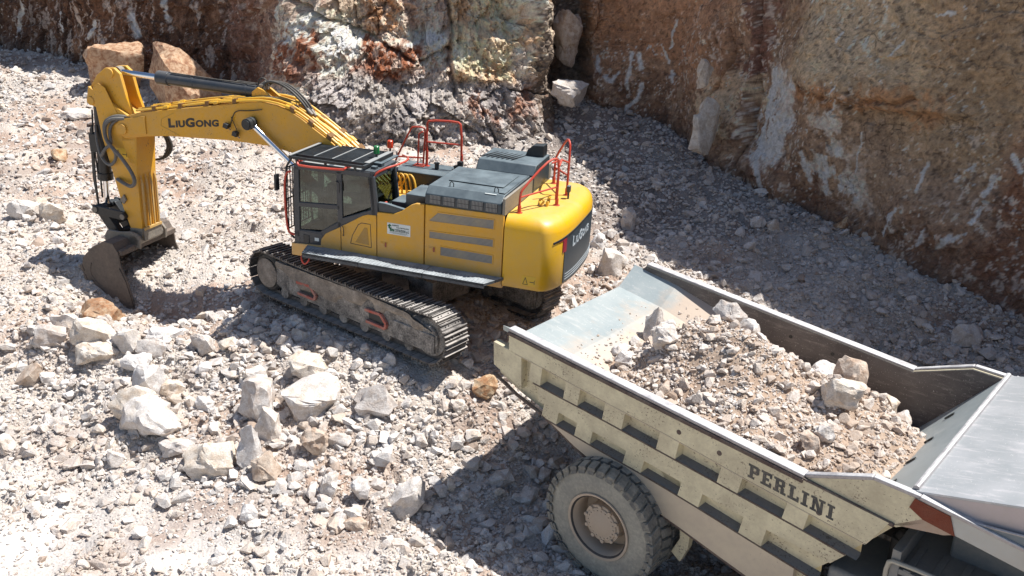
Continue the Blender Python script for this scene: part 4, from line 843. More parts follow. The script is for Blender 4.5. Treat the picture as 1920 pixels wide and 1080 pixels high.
# roof guard: frame, lengthwise bearers, cross slats
g = MB(); zr = 3.19
g.beam((1.62, .30, zr), (1.62, 1.50, zr), .05, .07); g.beam((.12, .30, zr), (.12, 1.50, zr), .05, .06)
for yy in (.30, 1.28, 1.48): g.beam((1.62, yy, zr), (.10, yy, zr), .035, .05)
for k in range(17): g.beam((1.58, .345 + k * .056, zr + .0), (.14, .345 + k * .056, zr + .0), .026, .03)
for x in (1.5, .9, .3): g.beam((x, 1.48, zr), (x, 1.44, 3.09), .04, .04); g.beam((x, .5, zr), (x, .55, 3.09), .04, .04)
part('roof_guard', g, 'black', CB, .003)
rp = MB()
for xx in (.46, .86, 1.24): rp.box(xx - .012, xx + .012, .32, 1.28, zr + .017, zr + .026)
rp.box(1.60, 1.66, .30, 1.5, zr + .036, zr + .042); rp.box(.10, .20, .30, 1.3, zr + .036, zr + .042)
part('guard_strip', rp, painted('pale_guard_strip', srgb(150, 158, 162), .4, .2), CB, 0)
rp = MB()
for a_, b_ in ((.2, .75), (.85, 1.35)): rp.box(a_, b_, 1.34, 1.46, 3.128, 3.134)
part('roof_panel', rp, painted('pale_roof_panel', srgb(140, 150, 154), .4), CB, 0)
# front guard with its bars
g = MB()
g.tube([(1.62, 1.44, 3.16), (1.76, 1.44, 2.95), (1.78, 1.44, 1.75), (1.62, 1.44, 1.6)], .022, smooth=1); g.tube([(1.62, .55, 3.16), (1.76, .55, 2.95), (1.78, .55, 1.75), (1.62, .55, 1.6)], .022, smooth=1)
for k in range(9): yy = .64 + k * .09; g.tube([(1.77, yy, 2.95), (1.78, yy, 1.75)], .010, 6)
for zz in (2.95, 2.35, 1.76): g.tube([(1.775, .55, zz), (1.775, 1.44, zz)], .014, 6)
part('front_guard', g, 'black', CB, 0)
g = MB(); g.tube([(1.60, 1.5, 2.93), (1.70, 1.53, 2.9), (1.74, 1.54, 2.6), (1.72, 1.54, 1.85), (1.66, 1.53, 1.72), (1.58, 1.5, 1.70)], .020, smooth=2); part('cab_grab_rail', g, 'red', CB, 0)
g = MB(); g.tube([(1.45, 1.42, 3.14), (1.45, 1.53, 3.11), (1.40, 1.53, 3.06), (.52, 1.53, 3.10), (.46, 1.53, 3.14), (.46, 1.42, 3.15)], .022, smooth=1); g.box(1.40, 1.5, 1.40, 1.45, 3.10, 3.18); g.box(.41, .51, 1.40, 1.45, 3.11, 3.19); part('roof_grab_rail', g, 'red', CB, 0)
g = MB(); g.tube([(1.62, 1.46, 2.96), (1.9, 1.56, 2.98), (1.9, 1.56, 2.78)], .010, 6); g.box(1.86, 1.90, 1.5, 1.62, 2.55, 2.85); part('mirror', g, 'black', CB, .004)
for bx_, by_, mt in ((.20, .80, 'green_lens'), (.18, .26, 'red_lens')):
    g = MB(); g.cyl((bx_, by_, 3.12), (bx_, by_, 3.30), .02); be = part('beacon', g, 'black', CB, 0)
    g = MB(); g.lathe([(0, .0), (.055, 0), (.06, .02), (.055, .13), (.04, .145), (0, .148)], (bx_, by_, 3.29), 'z', 20, False); part('beacon_lens', g, mt, be, 0)
g = MB(); g.box(.02, .16, .2, .9, 3.13, 3.15); g.box(-.06, .1, 1.0, 1.12, 3.1, 3.2); g.box(-.04, .06, 1.22, 1.32, 3.1, 3.18); g.box(-.12, -.02, .78, .86, 3.0, 3.1); part('work_lamp', g, 'charcoal', CB, .006)
g = MB(); g.tube([(-.02, 1.40, 2.52), (.0, 1.42, 2.62), (.0, 1.42, 2.86), (-.04, 1.42, 3.04), (-.18, 1.36, 3.16), (-.45, 1.0, 3.24), (-.2, .2, 3.12), (.45, -.9, 2.86)], .020, smooth=1); g.box(-.06, .02, 1.38, 1.44, 2.46, 2.56); part('rear_cab_rail', g, 'red', E, 0)
# ---- deck between cab and hood
g = MB(); g.box(-.95, -.13, .45, 1.44, 2.28, 2.36); g.prism([(-.14, 2.39), (-.14, 2.56), (-.28, 2.56), (-.66, 2.50), (-.50, 2.40)], 1.36, 1.44); part('side_deck', g, 'charcoal')
g = MB(); g.box(-1.05, -.60, .55, 1.24, 2.36, 2.74); g.box(-.58, -.25, .62, 1.1, 2.36, 2.52); part('battery_box', g, 'charcoal', bevel=.015)
g = MB(); g.box(-.32, -.2, 1.28, 1.38, 2.4, 2.5); g.box(-.24, -.2, 1.24, 1.42, 2.46, 2.54); part('deck_bracket', g, 'red')
# ---- hood
g = MB(); X0, X1 = -1.07, -2.52
P = [(1.462, 2.672), (1.455, 2.86), (1.30, 2.985), (-.15, 3.0), (-.15, 2.66)]
g.prism(P, X0, X1, 'x'); HD = part('engine_hood', g, 'charcoal', bevel=.02)
g = MB(); g.box(-1.03, -1.10, -.1, 1.2, 2.4, 2.67); part('bulkhead', g, 'black')
# louvres on the near side of the hood
gl = MB(); gd = MB()
for k in range(5):
    xa = -1.17 - k * .265
    gd.box(xa - .215, xa, 1.452, 1.463, 2.70, 2.855)
    for i in range(8):
        for j in range(2): gl.box(xa - .016 - i * .026, xa - .002 - i * .026, 1.462, 1.468, 2.705 + j * .078, 2.705 + j * .078 + .068)
part('louvre_backing', gd, 'black', HD, 0); part('louvre', gl, painted('louvre_metal', srgb(138, 140, 140), .5, .3), HD, 0)
g = MB()
for xx, yy in ((-1.45, 1.22), (-2.28, 1.18), (-2.35, -.35)): g.tube([(xx, yy, 2.98), (xx, yy, 3.05), (xx - .03, yy, 3.08), (xx - .07, yy, 3.05), (xx - .07, yy, 2.98)], .009, 6)
part('lifting_eye', g, 'black', HD, 0)
g = MB(); g.box(-2.36, -2.15, 1.30, 1.325, 2.975, 2.985); part('hood_label', g, 'white', HD, 0)
g = MB(); g.box(-2.1, -2.04, .3, .42, 3.0, 3.004); part('hood_label', g, 'white', HD, 0)
g = MB(); g.box(-1.3, -2.35, .02, .9, 2.998, 3.012); g.box(-2.38, -2.50, -.1, 1.25, 2.995, 3.008); part('hood_lid', g, 'charcoal', HD, .004)
g = MB(); g.prism([(-.16, 2.66), (-.16, 3.0), (-.30, 3.17), (-1.18, 3.2), (-1.22, 2.66)], -1.42, -2.60, 'x'); H2 = part('raised_hood', g, 'charcoal', bevel=.02)
g = MB()
for k in range(7): g.obox((-1.55 - k * .10, -.72, 3.192), (.018, 0, 0), (.10, .30, .007), (0, 0, .004))
part('hood_slot', g, 'black', H2, 0)
g = MB(); g.prism([(-2.18, 3.17), (-2.22, 3.30), (-2.32, 3.40), (-2.55, 3.42), (-2.55, 3.17)], -1.14, -.88); part('exhaust_cowl', g, 'black', H2, .012)
sk = MB(); sk.box(-2.53, -2.58, -1.42, 1.46, 2.66, 2.97); part('hood_rear_wall', sk, painted('rear_wall_grey', srgb(120, 116, 108), .45, .2, dust=.3), HD, .01)
# ---- right-hand boxes, tanks, filler, hoses
g = MB(); g.box(-1.4, .55, -1.45, -.62, 1.4, 2.62); TK = part('tank_box', g, 'charcoal', bevel=.02)
g = MB(); g.cyl((-.25, -1.05, 2.6), (-.25, -1.05, 2.74), .045); g.cyl((-.25, -1.05, 2.74), (-.25, -1.05, 2.76), .06); part('filler_cap', g, 'black', TK, 0)
g = MB(); g.box(-.78, -.70, -.95, -.85, 2.62, 2.8); g.box(-.86, -.76, -.98, -.88, 2.78, 2.88); g.tube([(-.75, -.9, 2.6), (-.7, -.7, 2.8), (-.9, -.5, 2.7), (-1.0, -.4, 2.5)], .015, smooth=1); part('engine_fitting', g, 'black', TK, 0)
g = MB()
for k in range(9): a = -.35 - k * .07; g.tube([(a, -.45, 2.1), (a + .05, -.3, 2.45 + .08 * random.random()), (a - .05, 0, 2.55), (a - .1, .25, 2.40), (a, .4, 2.1)], .020, 7, smooth=2)
g.box(-.9, -.3, -.5, .45, 1.9, 2.2); part('engine_hose', g, 'rubber', E, 0)
g = MB()
for k in range(6): a = .38 - k * .10; g.tube([(a + .3, -.25 + .1 * (k % 2), 2.35), (a + .12, -.2, 2.72), (a - .05, -.15, 2.60), (a - .1, -.1, 2.1)], .022, 7, smooth=2)
g.box(-.1, .5, -.35, .35, 1.9, 2.3); part('swivel_pipe', g, 'pipe', E, 0)
g = MB(); g.beam((-.13, .1, 2.42), (-.45, .05, 2.42), .05, .05); part('light_bracket', g, 'pipe', E, 0)
# ---- handrails
def rail(P, r=.021, sm=1, nm='handrail', par=None):
    m = MB(); m.tube(P, r, smooth=sm); return m
m = rail([(.04, -1.2, 2.62), (.05, -1.2, 3.50), (.0, -1.2, 3.58), (-.62, -1.2, 3.62), (-.71, -1.2, 3.55), (-.73, -1.2, 2.62)], .024); m.tube([(.045, -1.2, 3.13), (-.72, -1.2, 3.15)], .018)
for x in (.04, -.73): m.box(x - .06, x + .06, -1.25, -1.15, 2.61, 2.63); m.cyl((x, -1.2, 2.62), (x, -1.2, 2.95), .03)
part('handrail', m, 'red', E, 0)
m = rail([(.71, -1.2, 2.74), (.42, -1.2, 3.34), (.36, -1.2, 3.41), (.13, -1.2, 3.42), (.08, -1.2, 3.36), (.12, -1.2, 2.66)], .02); m.tube([(.71, -1.2, 2.74), (.12, -1.2, 2.78)], .018); m.tube([(.10, -1.12, 3.35), (.18, -1.1, 3.3), (.2, -1.1, 2.66)], .018); m.box(.06, .3, -1.25, -1.05, 2.61, 2.64); m.tube([(.71, -1.2, 2.74), (.75, -1.15, 2.6), (.70, -1.1, 2.5)], .02)
part('handrail', m, 'red', E, 0)
m = rail([(-2.75, 1.17, 2.66), (-2.75, 1.17, 3.0), (-2.78, 1.12, 3.1), (-3.05, .72, 3.50), (-3.16, .50, 3.56), (-3.22, .43, 3.50), (-3.22, .41, 2.66)], .022); m.tube([(-2.75, 1.17, 2.95), (-3.22, .41, 3.02)], .017); m.tube([(-3.22, .41, 3.4), (-3.18, .1, 3.45), (-3.12, .05, 3.3), (-3.1, .05, 2.66)], .018)
for x, y in ((-2.75, 1.17), (-3.22, .41)): m.cyl((x, y, 2.66), (x, y, 2.80), .032); m.cyl((x, y, 2.655), (x, y, 2.68), .06)
part('handrail', m, 'red', E, 0)
m = rail([(-2.76, -1.01, 2.66), (-2.76, -1.01, 3.12), (-2.80, -.95, 3.25), (-3.08, -.55, 3.68), (-3.16, -.42, 3.70), (-3.21, -.34, 3.6), (-3.21, -.32, 2.66)], .022); m.tube([(-2.76, -1.01, 3.0), (-3.21, -.33, 3.05)], .017); m.tube([(-3.21, -.32, 3.3), (-3.15, -.05, 3.4), (-3.0, .1, 3.36)], .018)
for x, y in ((-2.76, -1.01), (-3.21, -.32)): m.cyl((x, y, 2.66), (x, y, 2.80), .032); m.cyl((x, y, 2.655), (x, y, 2.68), .06)
part('handrail', m, 'red', E, 0)
m = MB(); m.tube([(-2.98, .62, 2.70), (-2.93, .58, 2.76), (-2.98, .54, 2.80), (-3.03, .58, 2.76), (-2.98, .62, 2.70)], .022, smooth=1); m.box(-3.1, -3.06, .50, .58, 2.67, 2.76); m.cyl((-3.08, .48, 2.72), (-3.08, .42, 2.82), .03); part('hose_hook', m, 'pipe', E, 0)
m = MB(); m.cyl((-3.30, -.1, 2.66), (-3.30, -.1, 2.8), .02); m.box(-3.33, -3.27, -.16, -.06, 2.8, 2.92); part('rear_camera', m, 'charcoal', E, .005)
# ---- counterweight: plan outline swept from bottom to top with a rounded shoulder
def arcx(y): return -3.26 - .40 * math.sqrt(max(0, 1 - (abs(y) / 1.468) ** 2.6))
def cw_loop(inset, z, n=40):
    P = []
    ys = [1.468 * math.sin(math.pi / 2 * (1 - 2 * k / n)) for k in range(n + 1)]
    P.append((-2.59, 1.468 - inset, z))
    for y in ys: s_ = (1.468 - inset) / 1.468; P.append((arcx(y) + inset, y * s_, z))
    P.append((-2.59, -1.468 + inset, z)); return P
m = MB(); prof = [(.10, 1.33), (.03, 1.36), (.0, 1.42), (0, 2.42), (.02, 2.52), (.07, 2.60), (.15, 2.655), (.25, 2.67)]
loops = [cw_loop(i, z) for i, z in prof]; n = len(loops[0]); V = [p for l in loops for p in l]; F = []
for i in range(len(loops) - 1):
    for k in range(n): F.append((i * n + k, i * n + (k + 1) % n, (i + 1) * n + (k + 1) % n, (i + 1) * n + k))
F += [tuple(range(n)), tuple(range(len(V) - 1, len(V) - n - 1, -1))]
CW = part('counterweight', m.add(V, F), 'yellow_rear', bevel=0)
def arc_strip(y0, y1, zlo, zhi, off, n=24, th=.02):
    m = MB(); V = []
    for k in range(n + 1):
        y = y0 + (y1 - y0) * k / n; x = arcx(y) - off
        lo = zlo(y) if callable(zlo) else zlo; hi = zhi(y) if callable(zhi) else zhi
        V += [(x, y, lo), (x, y, hi), (x + th, y, hi), (x + th, y, lo)]
    F = []
    for k in range(n):
        for j in range(4): F.append((k * 4 + j, k * 4 + (j + 1) % 4, k * 4 + 4 + (j + 1) % 4, k * 4 + 4 + j))
    F += [(0, 1, 2, 3), tuple(n * 4 + j for j in (3, 2, 1, 0))]; return m.add(V, F)
GR = part('rear_grille', arc_strip(1.0, -1.0, lambda y: 1.40 + .02 * y * y, lambda y: 2.36 - .05 * y * y, .012), 'charcoal', CW, 0)
part('grille_lip', arc_strip(1.33, -1.33, lambda y: 2.34 - .06 * y * y, lambda y: 2.375 - .06 * y * y, .016), 'black', CW, 0)
part('tail_marking', arc_strip(1.32, 1.0, lambda y: 2.245, lambda y: 2.34 - .06 * y * y, .013, 8), 'crimson', CW, 0)
part('tail_marking', arc_strip(1.07, .955, lambda y: 2.02, lambda y: 2.33 - .06 * y * y, .015, 6), 'crimson', CW, 0)
for k in range(3): part('grille_slot', arc_strip(.95, -.95, 1.47 + k * .05, 1.485 + k * .05, .016), 'light_print', GR, 0)
LG = [('L', 1.0), ('IU', .74), ('G', 1.0), ('ONG', .74)]
mb, x = text_mb(LG, .035); part('rear_lettering', fit_text(mb, x, 1.08, .20, lambda a, b, t: (arcx(.70 - a) - .018 - t, .70 - a, 2.03 + b)), 'light_print', GR, 0, False)
def warn(par, x0, z0, y, s_=.16):
    m = MB(); m.box(x0 - s_ * 1.5, x0 + .02, y, y + .002, z0 - .02, z0 + s_); lb = part('warning_label', m, painted('warning_yellow', (.82, .5, .03, 1), .5, dust=.1), par, 0)
    m = MB(); a, b, c = (x0, z0), (x0 - s_ * .55, z0), (x0 - s_ * .28, z0 + s_ * .8)
    for p, q in ((a, b), (b, c), (c, a)): m.beam((p[0], y + .003, p[1]), (q[0], y + .003, q[1]), .003, .010)
    m.box(x0 - s_ * 1.3, x0 - s_ * .8, y + .002, y + .004, z0 + s_ * .3, z0 + s_ * .38); m.box(x0 - s_ * 1.36, x0 - s_ * 1.3, y + .002, y + .004, z0 + s_ * .1, z0 + s_ * .6)
    part('label_print', m, 'dark_print', lb, 0, False)
warn(CW, -2.98, 1.47, 1.4685)
# ---- boom (side plates y +-.34)
BY = .34
top = [(6.45, 3.10), (6.2, 3.25), (5.86, 3.35), (5.06, 3.51), (3.72, 3.75), (2.95, 3.885), (2.6, 3.855), (2.3, 3.775), (2.05, 3.655), (1.75, 3.47), (1.43, 3.285), (.9, 2.92), (.30, 2.42)]
bot = [(.10, 2.12), (.16, 1.86), (.42, 1.80), (1.05, 2.22), (1.75, 2.72), (2.05, 2.88), (2.32, 2.95), (2.78, 3.02), (3.78, 3.02), (5.2, 2.935), (5.72, 2.865), (6.3, 2.76), (6.5, 2.9)]
m = MB(); m.prism(top + bot, -BY, BY); BM = part('boom', m, 'yellow_arm', bevel=.012)
m = MB(); m.prism([(5.72, 3.30), (5.72, 2.92), (6.1, 2.86), (6.46, 2.82), (6.50, 3.02), (6.3, 3.17)], BY, BY + .03); m.cyl((6.3, -BY - .06, 2.96), (6.3, BY + .07, 2.96), .11); part('boom_nose', m, 'yellow_arm', BM, .006)
m = MB(); P = [(4.9, 2.98), (5.35, 3.14), (5.32, 3.28), (5.0, 3.44)]
for a, b in zip(P[:-1], P[1:]): m.beam((a[0], BY + .002, a[1]), (b[0], BY + .002, b[1]), .008, .012)
part('weld_seam', m, painted('seam_paint', (.5, .28, .02, 1), .5), BM, 0)
mb, x = text_mb(LG, .05); part('boom_lettering', fit_text(mb, x, 1.22, .195, lambda a, b, t: (5.16 - a, BY + .003 + t * .5, 3.115 + b + a * .13)), 'dark_print', BM, 0, False)
# cylinder bracket on the boom, boom-cylinder pins
m = MB()
for yy in (.10, -.16): m.prism([(3.25, 3.80), (3.25, 4.02), (3.12, 4.12), (2.98, 4.08), (2.6, 3.82)], yy, yy + .06)
part('cylinder_bracket', m, 'yellow_arm', BM, .006)
m = MB(); m.cyl((3.12, -.62, 3.46), (3.12, .62, 3.46), .085, n=24); m.cyl((3.12, .50, 3.46), (3.12, .60, 3.46), .115, n=24); m.cyl((3.12, -.60, 3.46), (3.12, -.50, 3.46), .115, n=24); part('boom_pin', m, 'black', BM, .006)
for s_ in (1, -1):
    yy = .44 * s_; a, b = Vector((3.12, yy, 3.46)), Vector((1.0, yy, 1.78)); d = (b - a).normalized()
    m = MB(); m.cyl(a + d * 1.35, b, .105, n=24); m.cyl(a + d * 1.33, a + d * 1.50, .125, n=24); bc = part('boom_cylinder', m, 'cyl', E, 0)
    m = MB(); m.cyl(a + d * .05, a + d * 1.4, .055, n=20); part('cylinder_rod', m, 'chrome', bc, 0)
    m = MB(); m.cyl(a - Vector((0, .05 * s_, 0)), a + Vector((0, .05 * s_, 0)), .12, n=20); part('rod_eye', m, 'black', bc, 0)
# work lights and cable on the boom side
m = MB(); m.tube([(3.66, BY + .03, 3.3), (3.58, BY + .04, 3.52), (3.5, BY + .03, 3.66), (3.2, BY + .03, 3.68), (2.9, BY + .03, 3.74)], .010, 6, smooth=2); m.tube([(3.62, BY + .03, 3.52), (3.5, BY + .05, 3.3), (3.46, BY + .04, 3.16)], .008, 6, smooth=2); part('light_cable', m, 'rubber', BM, 0)
for x, z in ((3.70, 3.34), (3.50, 3.20)):
    m = MB(); m.obox((x, BY + .09, z), (.05, 0, .015), (0, .05, 0), (-.015, 0, .045)); wl = part('boom_work_light', m, 'black', BM, .006)
    m = MB(); m.cyl((x - .02, BY + .06, z - .05), (x - .05, BY + .03, z - .09), .012); part('light_bracket', m, 'steel', wl, 0)
# pipes on top of the boom
def boom_top(x):
    T_ = top[::-1]; return float(np.interp(x, [p[0] for p in T_], [p[1] for p in T_]))
for k, yy in enumerate((-.29, -.23, -.17, -.08, .0, .09, .17, .23, .30)):
    xs_ = [5.95, 5.4, 4.9, 4.3, 3.7, 3.2, 2.85, 2.5, 2.2, 1.9, 1.5, 1.1, .7, .4]
    if k in (3, 4, 5): xs_ = [2.75, 2.5, 2.2, 1.9, 1.5, 1.1, .7, .35]
    hh = .05 + .03 * (k % 2); r = .024 if k % 3 else .032
    m = MB(); m.tube([(x, yy + .02 * math.sin(x * 2 + k), boom_top(x) + hh + .012 * math.sin(x * 3 + k)) for x in xs_], r, 8, smooth=1)
    for x in (5.2, 4.0, 2.35, 1.25):
        if x < xs_[0]: m.cyl((x - .05, yy, boom_top(x - .05) + hh), (x + .05, yy, boom_top(x + .05) + hh), r * 1.55, n=10)
    part('hydraulic_pipe', m, 'pipe', BM, 0)
m = MB()
for x in (5.5, 4.85, 4.2, 3.55, 2.25, 1.85, 1.45, 1.05):
    t = (boom_top(x - .05) - boom_top(x + .05)) / .1; m.obox((x, .235, boom_top(x) + .05), (.045, 0, -.045 * t), (0, .10, 0), (.0, 0, .045)); m.obox((x, -.23, boom_top(x) + .05), (.045, 0, -.045 * t), (0, .10, 0), (.0, 0, .045))
part('pipe_clamp', m, painted('clamp_paint', srgb(120, 80, 26), .5, dust=.08, up=.05), BM, .004)
m = MB()
for k in range(3): yy = -.1 + k * .09; m.tube([(3.05, yy, 4.10), (2.9, yy, 4.24 + .02 * k), (2.5, yy + .03, 4.20), (2.15, yy + .05, 3.95), (1.98, yy + .05, 3.72)], .026, 8, smooth=3)
for k in range(2): m.tube([(3.6, .15, 3.86), (3.1, .24 - .05 * k, 3.92 + .03 * k), (2.7, .2, 3.99), (2.3, .1, 3.86), (2.0, .05, 3.72)], .013, 7, smooth=3)
m.tube([(3.2, .0, 4.12), (3.15, .02, 4.28), (3.0, .04, 4.3), (2.92, .04, 4.15)], .016, 7, smooth=2); part('hydraulic_hose', m, 'rubber', BM, 0)
m = MB(); m.box(2.98, 3.12, -.08, .1, 4.07, 4.17); m.cyl((3.15, 0, 4.12), (3.0, 0, 4.22), .04); m.cyl((2.02, -.02, 3.76), (1.9, .02, 3.66), .035); m.cyl((2.05, .1, 3.80), (1.92, .12, 3.70), .035); part('hose_fitting', m, 'steel', BM, .004)
# ---- stick cylinder
a, b = Vector((3.12, 0, 4.0)), Vector((6.56, 0, 4.08)); d = (b - a).normalized()
m = MB(); m.cyl(a, a + d * 2.42, .125, n=28); m.cyl(a + d * 2.18, a + d * 2.45, .145, n=28); m.cyl(a + d * 1.55, a + d * 1.62, .132, n=28); m.cyl(a + d * .3, a + d * .35, .132, n=28); SCy = part('arm_cylinder', m, 'cyl', E, .006)
m = MB(); m.cyl(a + d * 2.4, b, .062, n=20); part('cylinder_rod', m, 'chrome', SCy, 0)
m = MB(); m.cyl(b - Vector((0, .07, 0)), b + Vector((0, .07, 0)), .11, n=20); part('rod_eye', m, 'steel', SCy, 0)
m = MB(); m.tube([a + Vector((.1, .05, .15)), a + Vector((1.0, .05, .16)), a + Vector((2.1, .05, .19))], .016, 7); m.tube([a + Vector((.1, -.05, .15)), a + Vector((.6, -.05, .16))], .016, 7); part('cylinder_line', m, 'rubber', SCy, 0)
# ---- stick / arm
SY = .30
arm = [(6.36, 4.08), (6.50, 4.19), (6.72, 4.17), (6.95, 4.0), (7.14, 3.76), (7.21, 3.5), (7.12, 3.36), (7.0, 3.34), (6.93, 2.72), (6.75, 1.91), (6.58, 1.15), (6.44, .72), (6.42, .50), (6.28, .42), (6.16, .50), (6.14, .75), (6.12, 1.95), (6.04, 2.81), (6.12, 3.2), (6.26, 3.62)]
m = MB(); m.prism(arm[4:19], -SY, SY); m.prism([arm[-1], (6.26, 3.62), (6.36, 4.08), (6.5, 4.19), (6.72, 4.17), (6.95, 4.0), (7.14, 3.76), (6.12, 3.2)][1:], SY - .16, SY - .08); m.prism([(6.26, 3.62), (6.36, 4.08), (6.5, 4.19), (6.72, 4.17), (6.95, 4.0), (7.14, 3.76), (6.12, 3.2)], -SY + .08, -SY + .16)
m.prism([(6.95, 4.0), (7.14, 3.76), (6.9, 3.72), (6.78, 3.95)], -SY + .1, SY - .1); AR = part('arm', m, 'yellow_arm', bevel=.012)
m = MB(); m.prism([(6.98, 3.34), (7.06, 3.52), (7.0, 3.76), (6.86, 3.86), (6.7, 3.78), (6.42, 3.2), (6.3, 2.8), (6.9, 2.8)], SY, SY + .012); m.cyl((6.6, SY - .2, 4.07), (6.6, SY - .04, 4.07), .10); m.cyl((7.1, -.3, 3.46), (7.1, .33, 3.46), .09); part('arm_side_plate', m, 'yellow_arm', AR, .006)
m = MB()
for k in range(4):
    yy = -.22 + k * .145; m.prism([(6.11, .78), (6.08, .78), (6.06, 1.75), (6.10, 1.95)], yy - .018, yy + .018)
m.box(6.07, 6.12, -.28, .28, .72, .78); part('wear_strip', m, painted('worn_arm_paint', (.55, .33, .08, 1), .6, dust=.5, up=.1), AR, .004)
m = MB(); m.prism([(6.15, .50), (6.28, .42), (6.42, .50), (6.46, .74), (6.12, .76)], SY, SY + .006); m.box(6.10, 6.14, -.29, .29, .48, .76); m.cyl((6.27, -.46, .5), (6.27, .46, .5), .12, n=24); part('arm_tip', m, 'steel', AR, .01)
m = MB(); m.add([(6.40, SY + .001, 2.78), (6.06, SY + .001, 2.80), (6.10, SY + .001, 2.2), (6.26, SY + .001, 2.18), (6.38, SY + .045, 2.70), (6.08, SY + .012, 2.74), (6.12, SY + .008, 2.26), (6.24, SY + .03, 2.24)], [(0, 1, 5, 4), (1, 2, 6, 5), (2, 3, 7, 6), (3, 0, 4, 7), (4, 5, 6, 7)]); part('arm_gusset', m, 'yellow_arm', AR, 0, False)
warn(AR, 6.60, 2.32, SY + .001, .2)
m = MB(); m.prism([(6.62, 1.35), (6.5, 1.5), (6.44, 1.38), (6.52, 1.28)], SY, SY + .05); part('paint_scar', m, 'steel', AR, .01)
m = MB(); P = [(6.42, .95), (6.5, .80)]
# bucket cylinder
a, b = Vector((7.14, 0, 3.42)), Vector((7.28, 0, 1.06)); d = (b - a).normalized()
m = MB(); m.cyl(a, a + d * 1.72, .14, n=26); m.cyl(a + d * 1.6, a + d * 1.76, .165, n=26); BC = part('bucket_cylinder', m, 'black', E, .006)
m = MB(); m.cyl(a + d * 1.7, b, .058, n=20); part('cylinder_rod', m, 'chrome', BC, 0)
m = MB(); m.tube([a + Vector((.15, .10, -.2)), a + Vector((.2, .12, -.9)), a + Vector((.2, .1, -1.6))], .02, 7); m.tube([a + Vector((.18, -.05, -.1)), a + Vector((.26, -.05, -1.0)), a + Vector((.25, 0, -2.2))], .022, 7); m.prism([(7.14, 3.2), (7.36, 3.1), (7.44, 2.5), (7.46, 1.7), (7.42, 1.1), (7.36, 1.1), (7.34, 1.72), (7.26, 2.6)], -.17, -.12); m.prism([(7.30, 2.9), (7.38, 2.8), (7.46, 1.72), (7.42, 1.1), (7.38, 1.1), (7.38, 1.72)], .12, .15); m.box(7.2, 7.42, -.15, .16, 2.3, 2.7); part('cylinder_guard', m, 'black', BC, .01)
# linkage
m = MB()
for yy in (.34, -.34): m.prism([(7.36, 1.15), (7.38, 1.0), (7.28, .95), (6.55, .90), (6.47, .98), (6.52, 1.10)], yy - .03, yy + .03)
m.cyl((7.28, -.38, 1.06), (7.28, .38, 1.06), .075, n=20); m.cyl((6.55, -.40, 1.0), (6.55, .40, 1.0), .07, n=20); RK = part('rocker_link', m, 'black', E, .008)
m = MB(); m.cyl((6.55, .40, 1.0), (6.55, .415, 1.0), .06, n=20); m.cyl((7.28, .38, 1.06), (7.28, .395, 1.06), .06, n=20); part('pin_cap', m, 'steel', RK, 0)
m = MB()
for yy in (.20, -.20): m.prism([(7.40, 1.12), (7.34, .95), (6.98, .44), (6.82, .48), (6.80, .60), (7.18, 1.12)], yy - .08, yy + .08)
m.box(6.95, 7.15, -.2, .2, .7, .85); m.cyl((6.88, -.44, .52), (6.88, .44, .52), .08, n=20); part('bucket_link', m, 'black', E, .012)
# hoses beside the stick
m = MB()
m.tube([(6.25, .34, 3.18), (6.55, .40, 3.16), (6.72, .44, 3.0), (6.70, .46, 2.7), (6.52, .46, 2.52), (6.3, .48, 2.35), (6.08, .48, 2.05), (6.05, .46, 1.85), (6.2, .42, 1.72), (6.45, .38, 1.78), (6.62, .34, 1.83)], .040, 9, smooth=3)
m.tube([(6.25, .30, 3.22), (6.5, .36, 3.22), (6.78, .40, 3.05), (6.72, .42, 2.65), (6.5, .42, 2.45), (6.55, .4, 2.25), (6.75, .38, 2.1), (7.0, .32, 2.25), (7.15, .22, 2.6), (7.2, .15, 2.9)], .034, 9, smooth=3)
m.tube([(6.25, .25, 3.2), (6.55, .36, 3.1), (6.66, .38, 2.85), (6.6, .4, 2.6), (6.8, .38, 2.5), (6.95, .36, 2.3)], .034, 9, smooth=3)
part('hydraulic_hose', m, painted('worn_hose', srgb(86, 86, 86), .5, dust=.2), AR, 0)
m = MB()
for k in range(3): m.tube([(6.3, -.32, 2.98), (6.22, -.48, 2.93 + .02 * k), (5.98 + .04 * k, -.52, 2.80), (5.80 + .06 * k, -.54, 2.52), (5.88 + .05 * k, -.52, 2.28), (6.1, -.45, 2.14), (6.4, -.32, 2.16)], .026, 8, smooth=3)
part('hydraulic_hose', m, 'rubber', AR, 0)
m = MB(); m.cyl((6.2, .28, 3.2), (6.05, .26, 3.25), .035); m.box(6.1, 6.35, .2, .34, 3.16, 3.24); m.cyl((6.45, .38, 1.78), (6.58, .34, 1.82), .036); part('hose_fitting', m, 'steel', AR, .004)
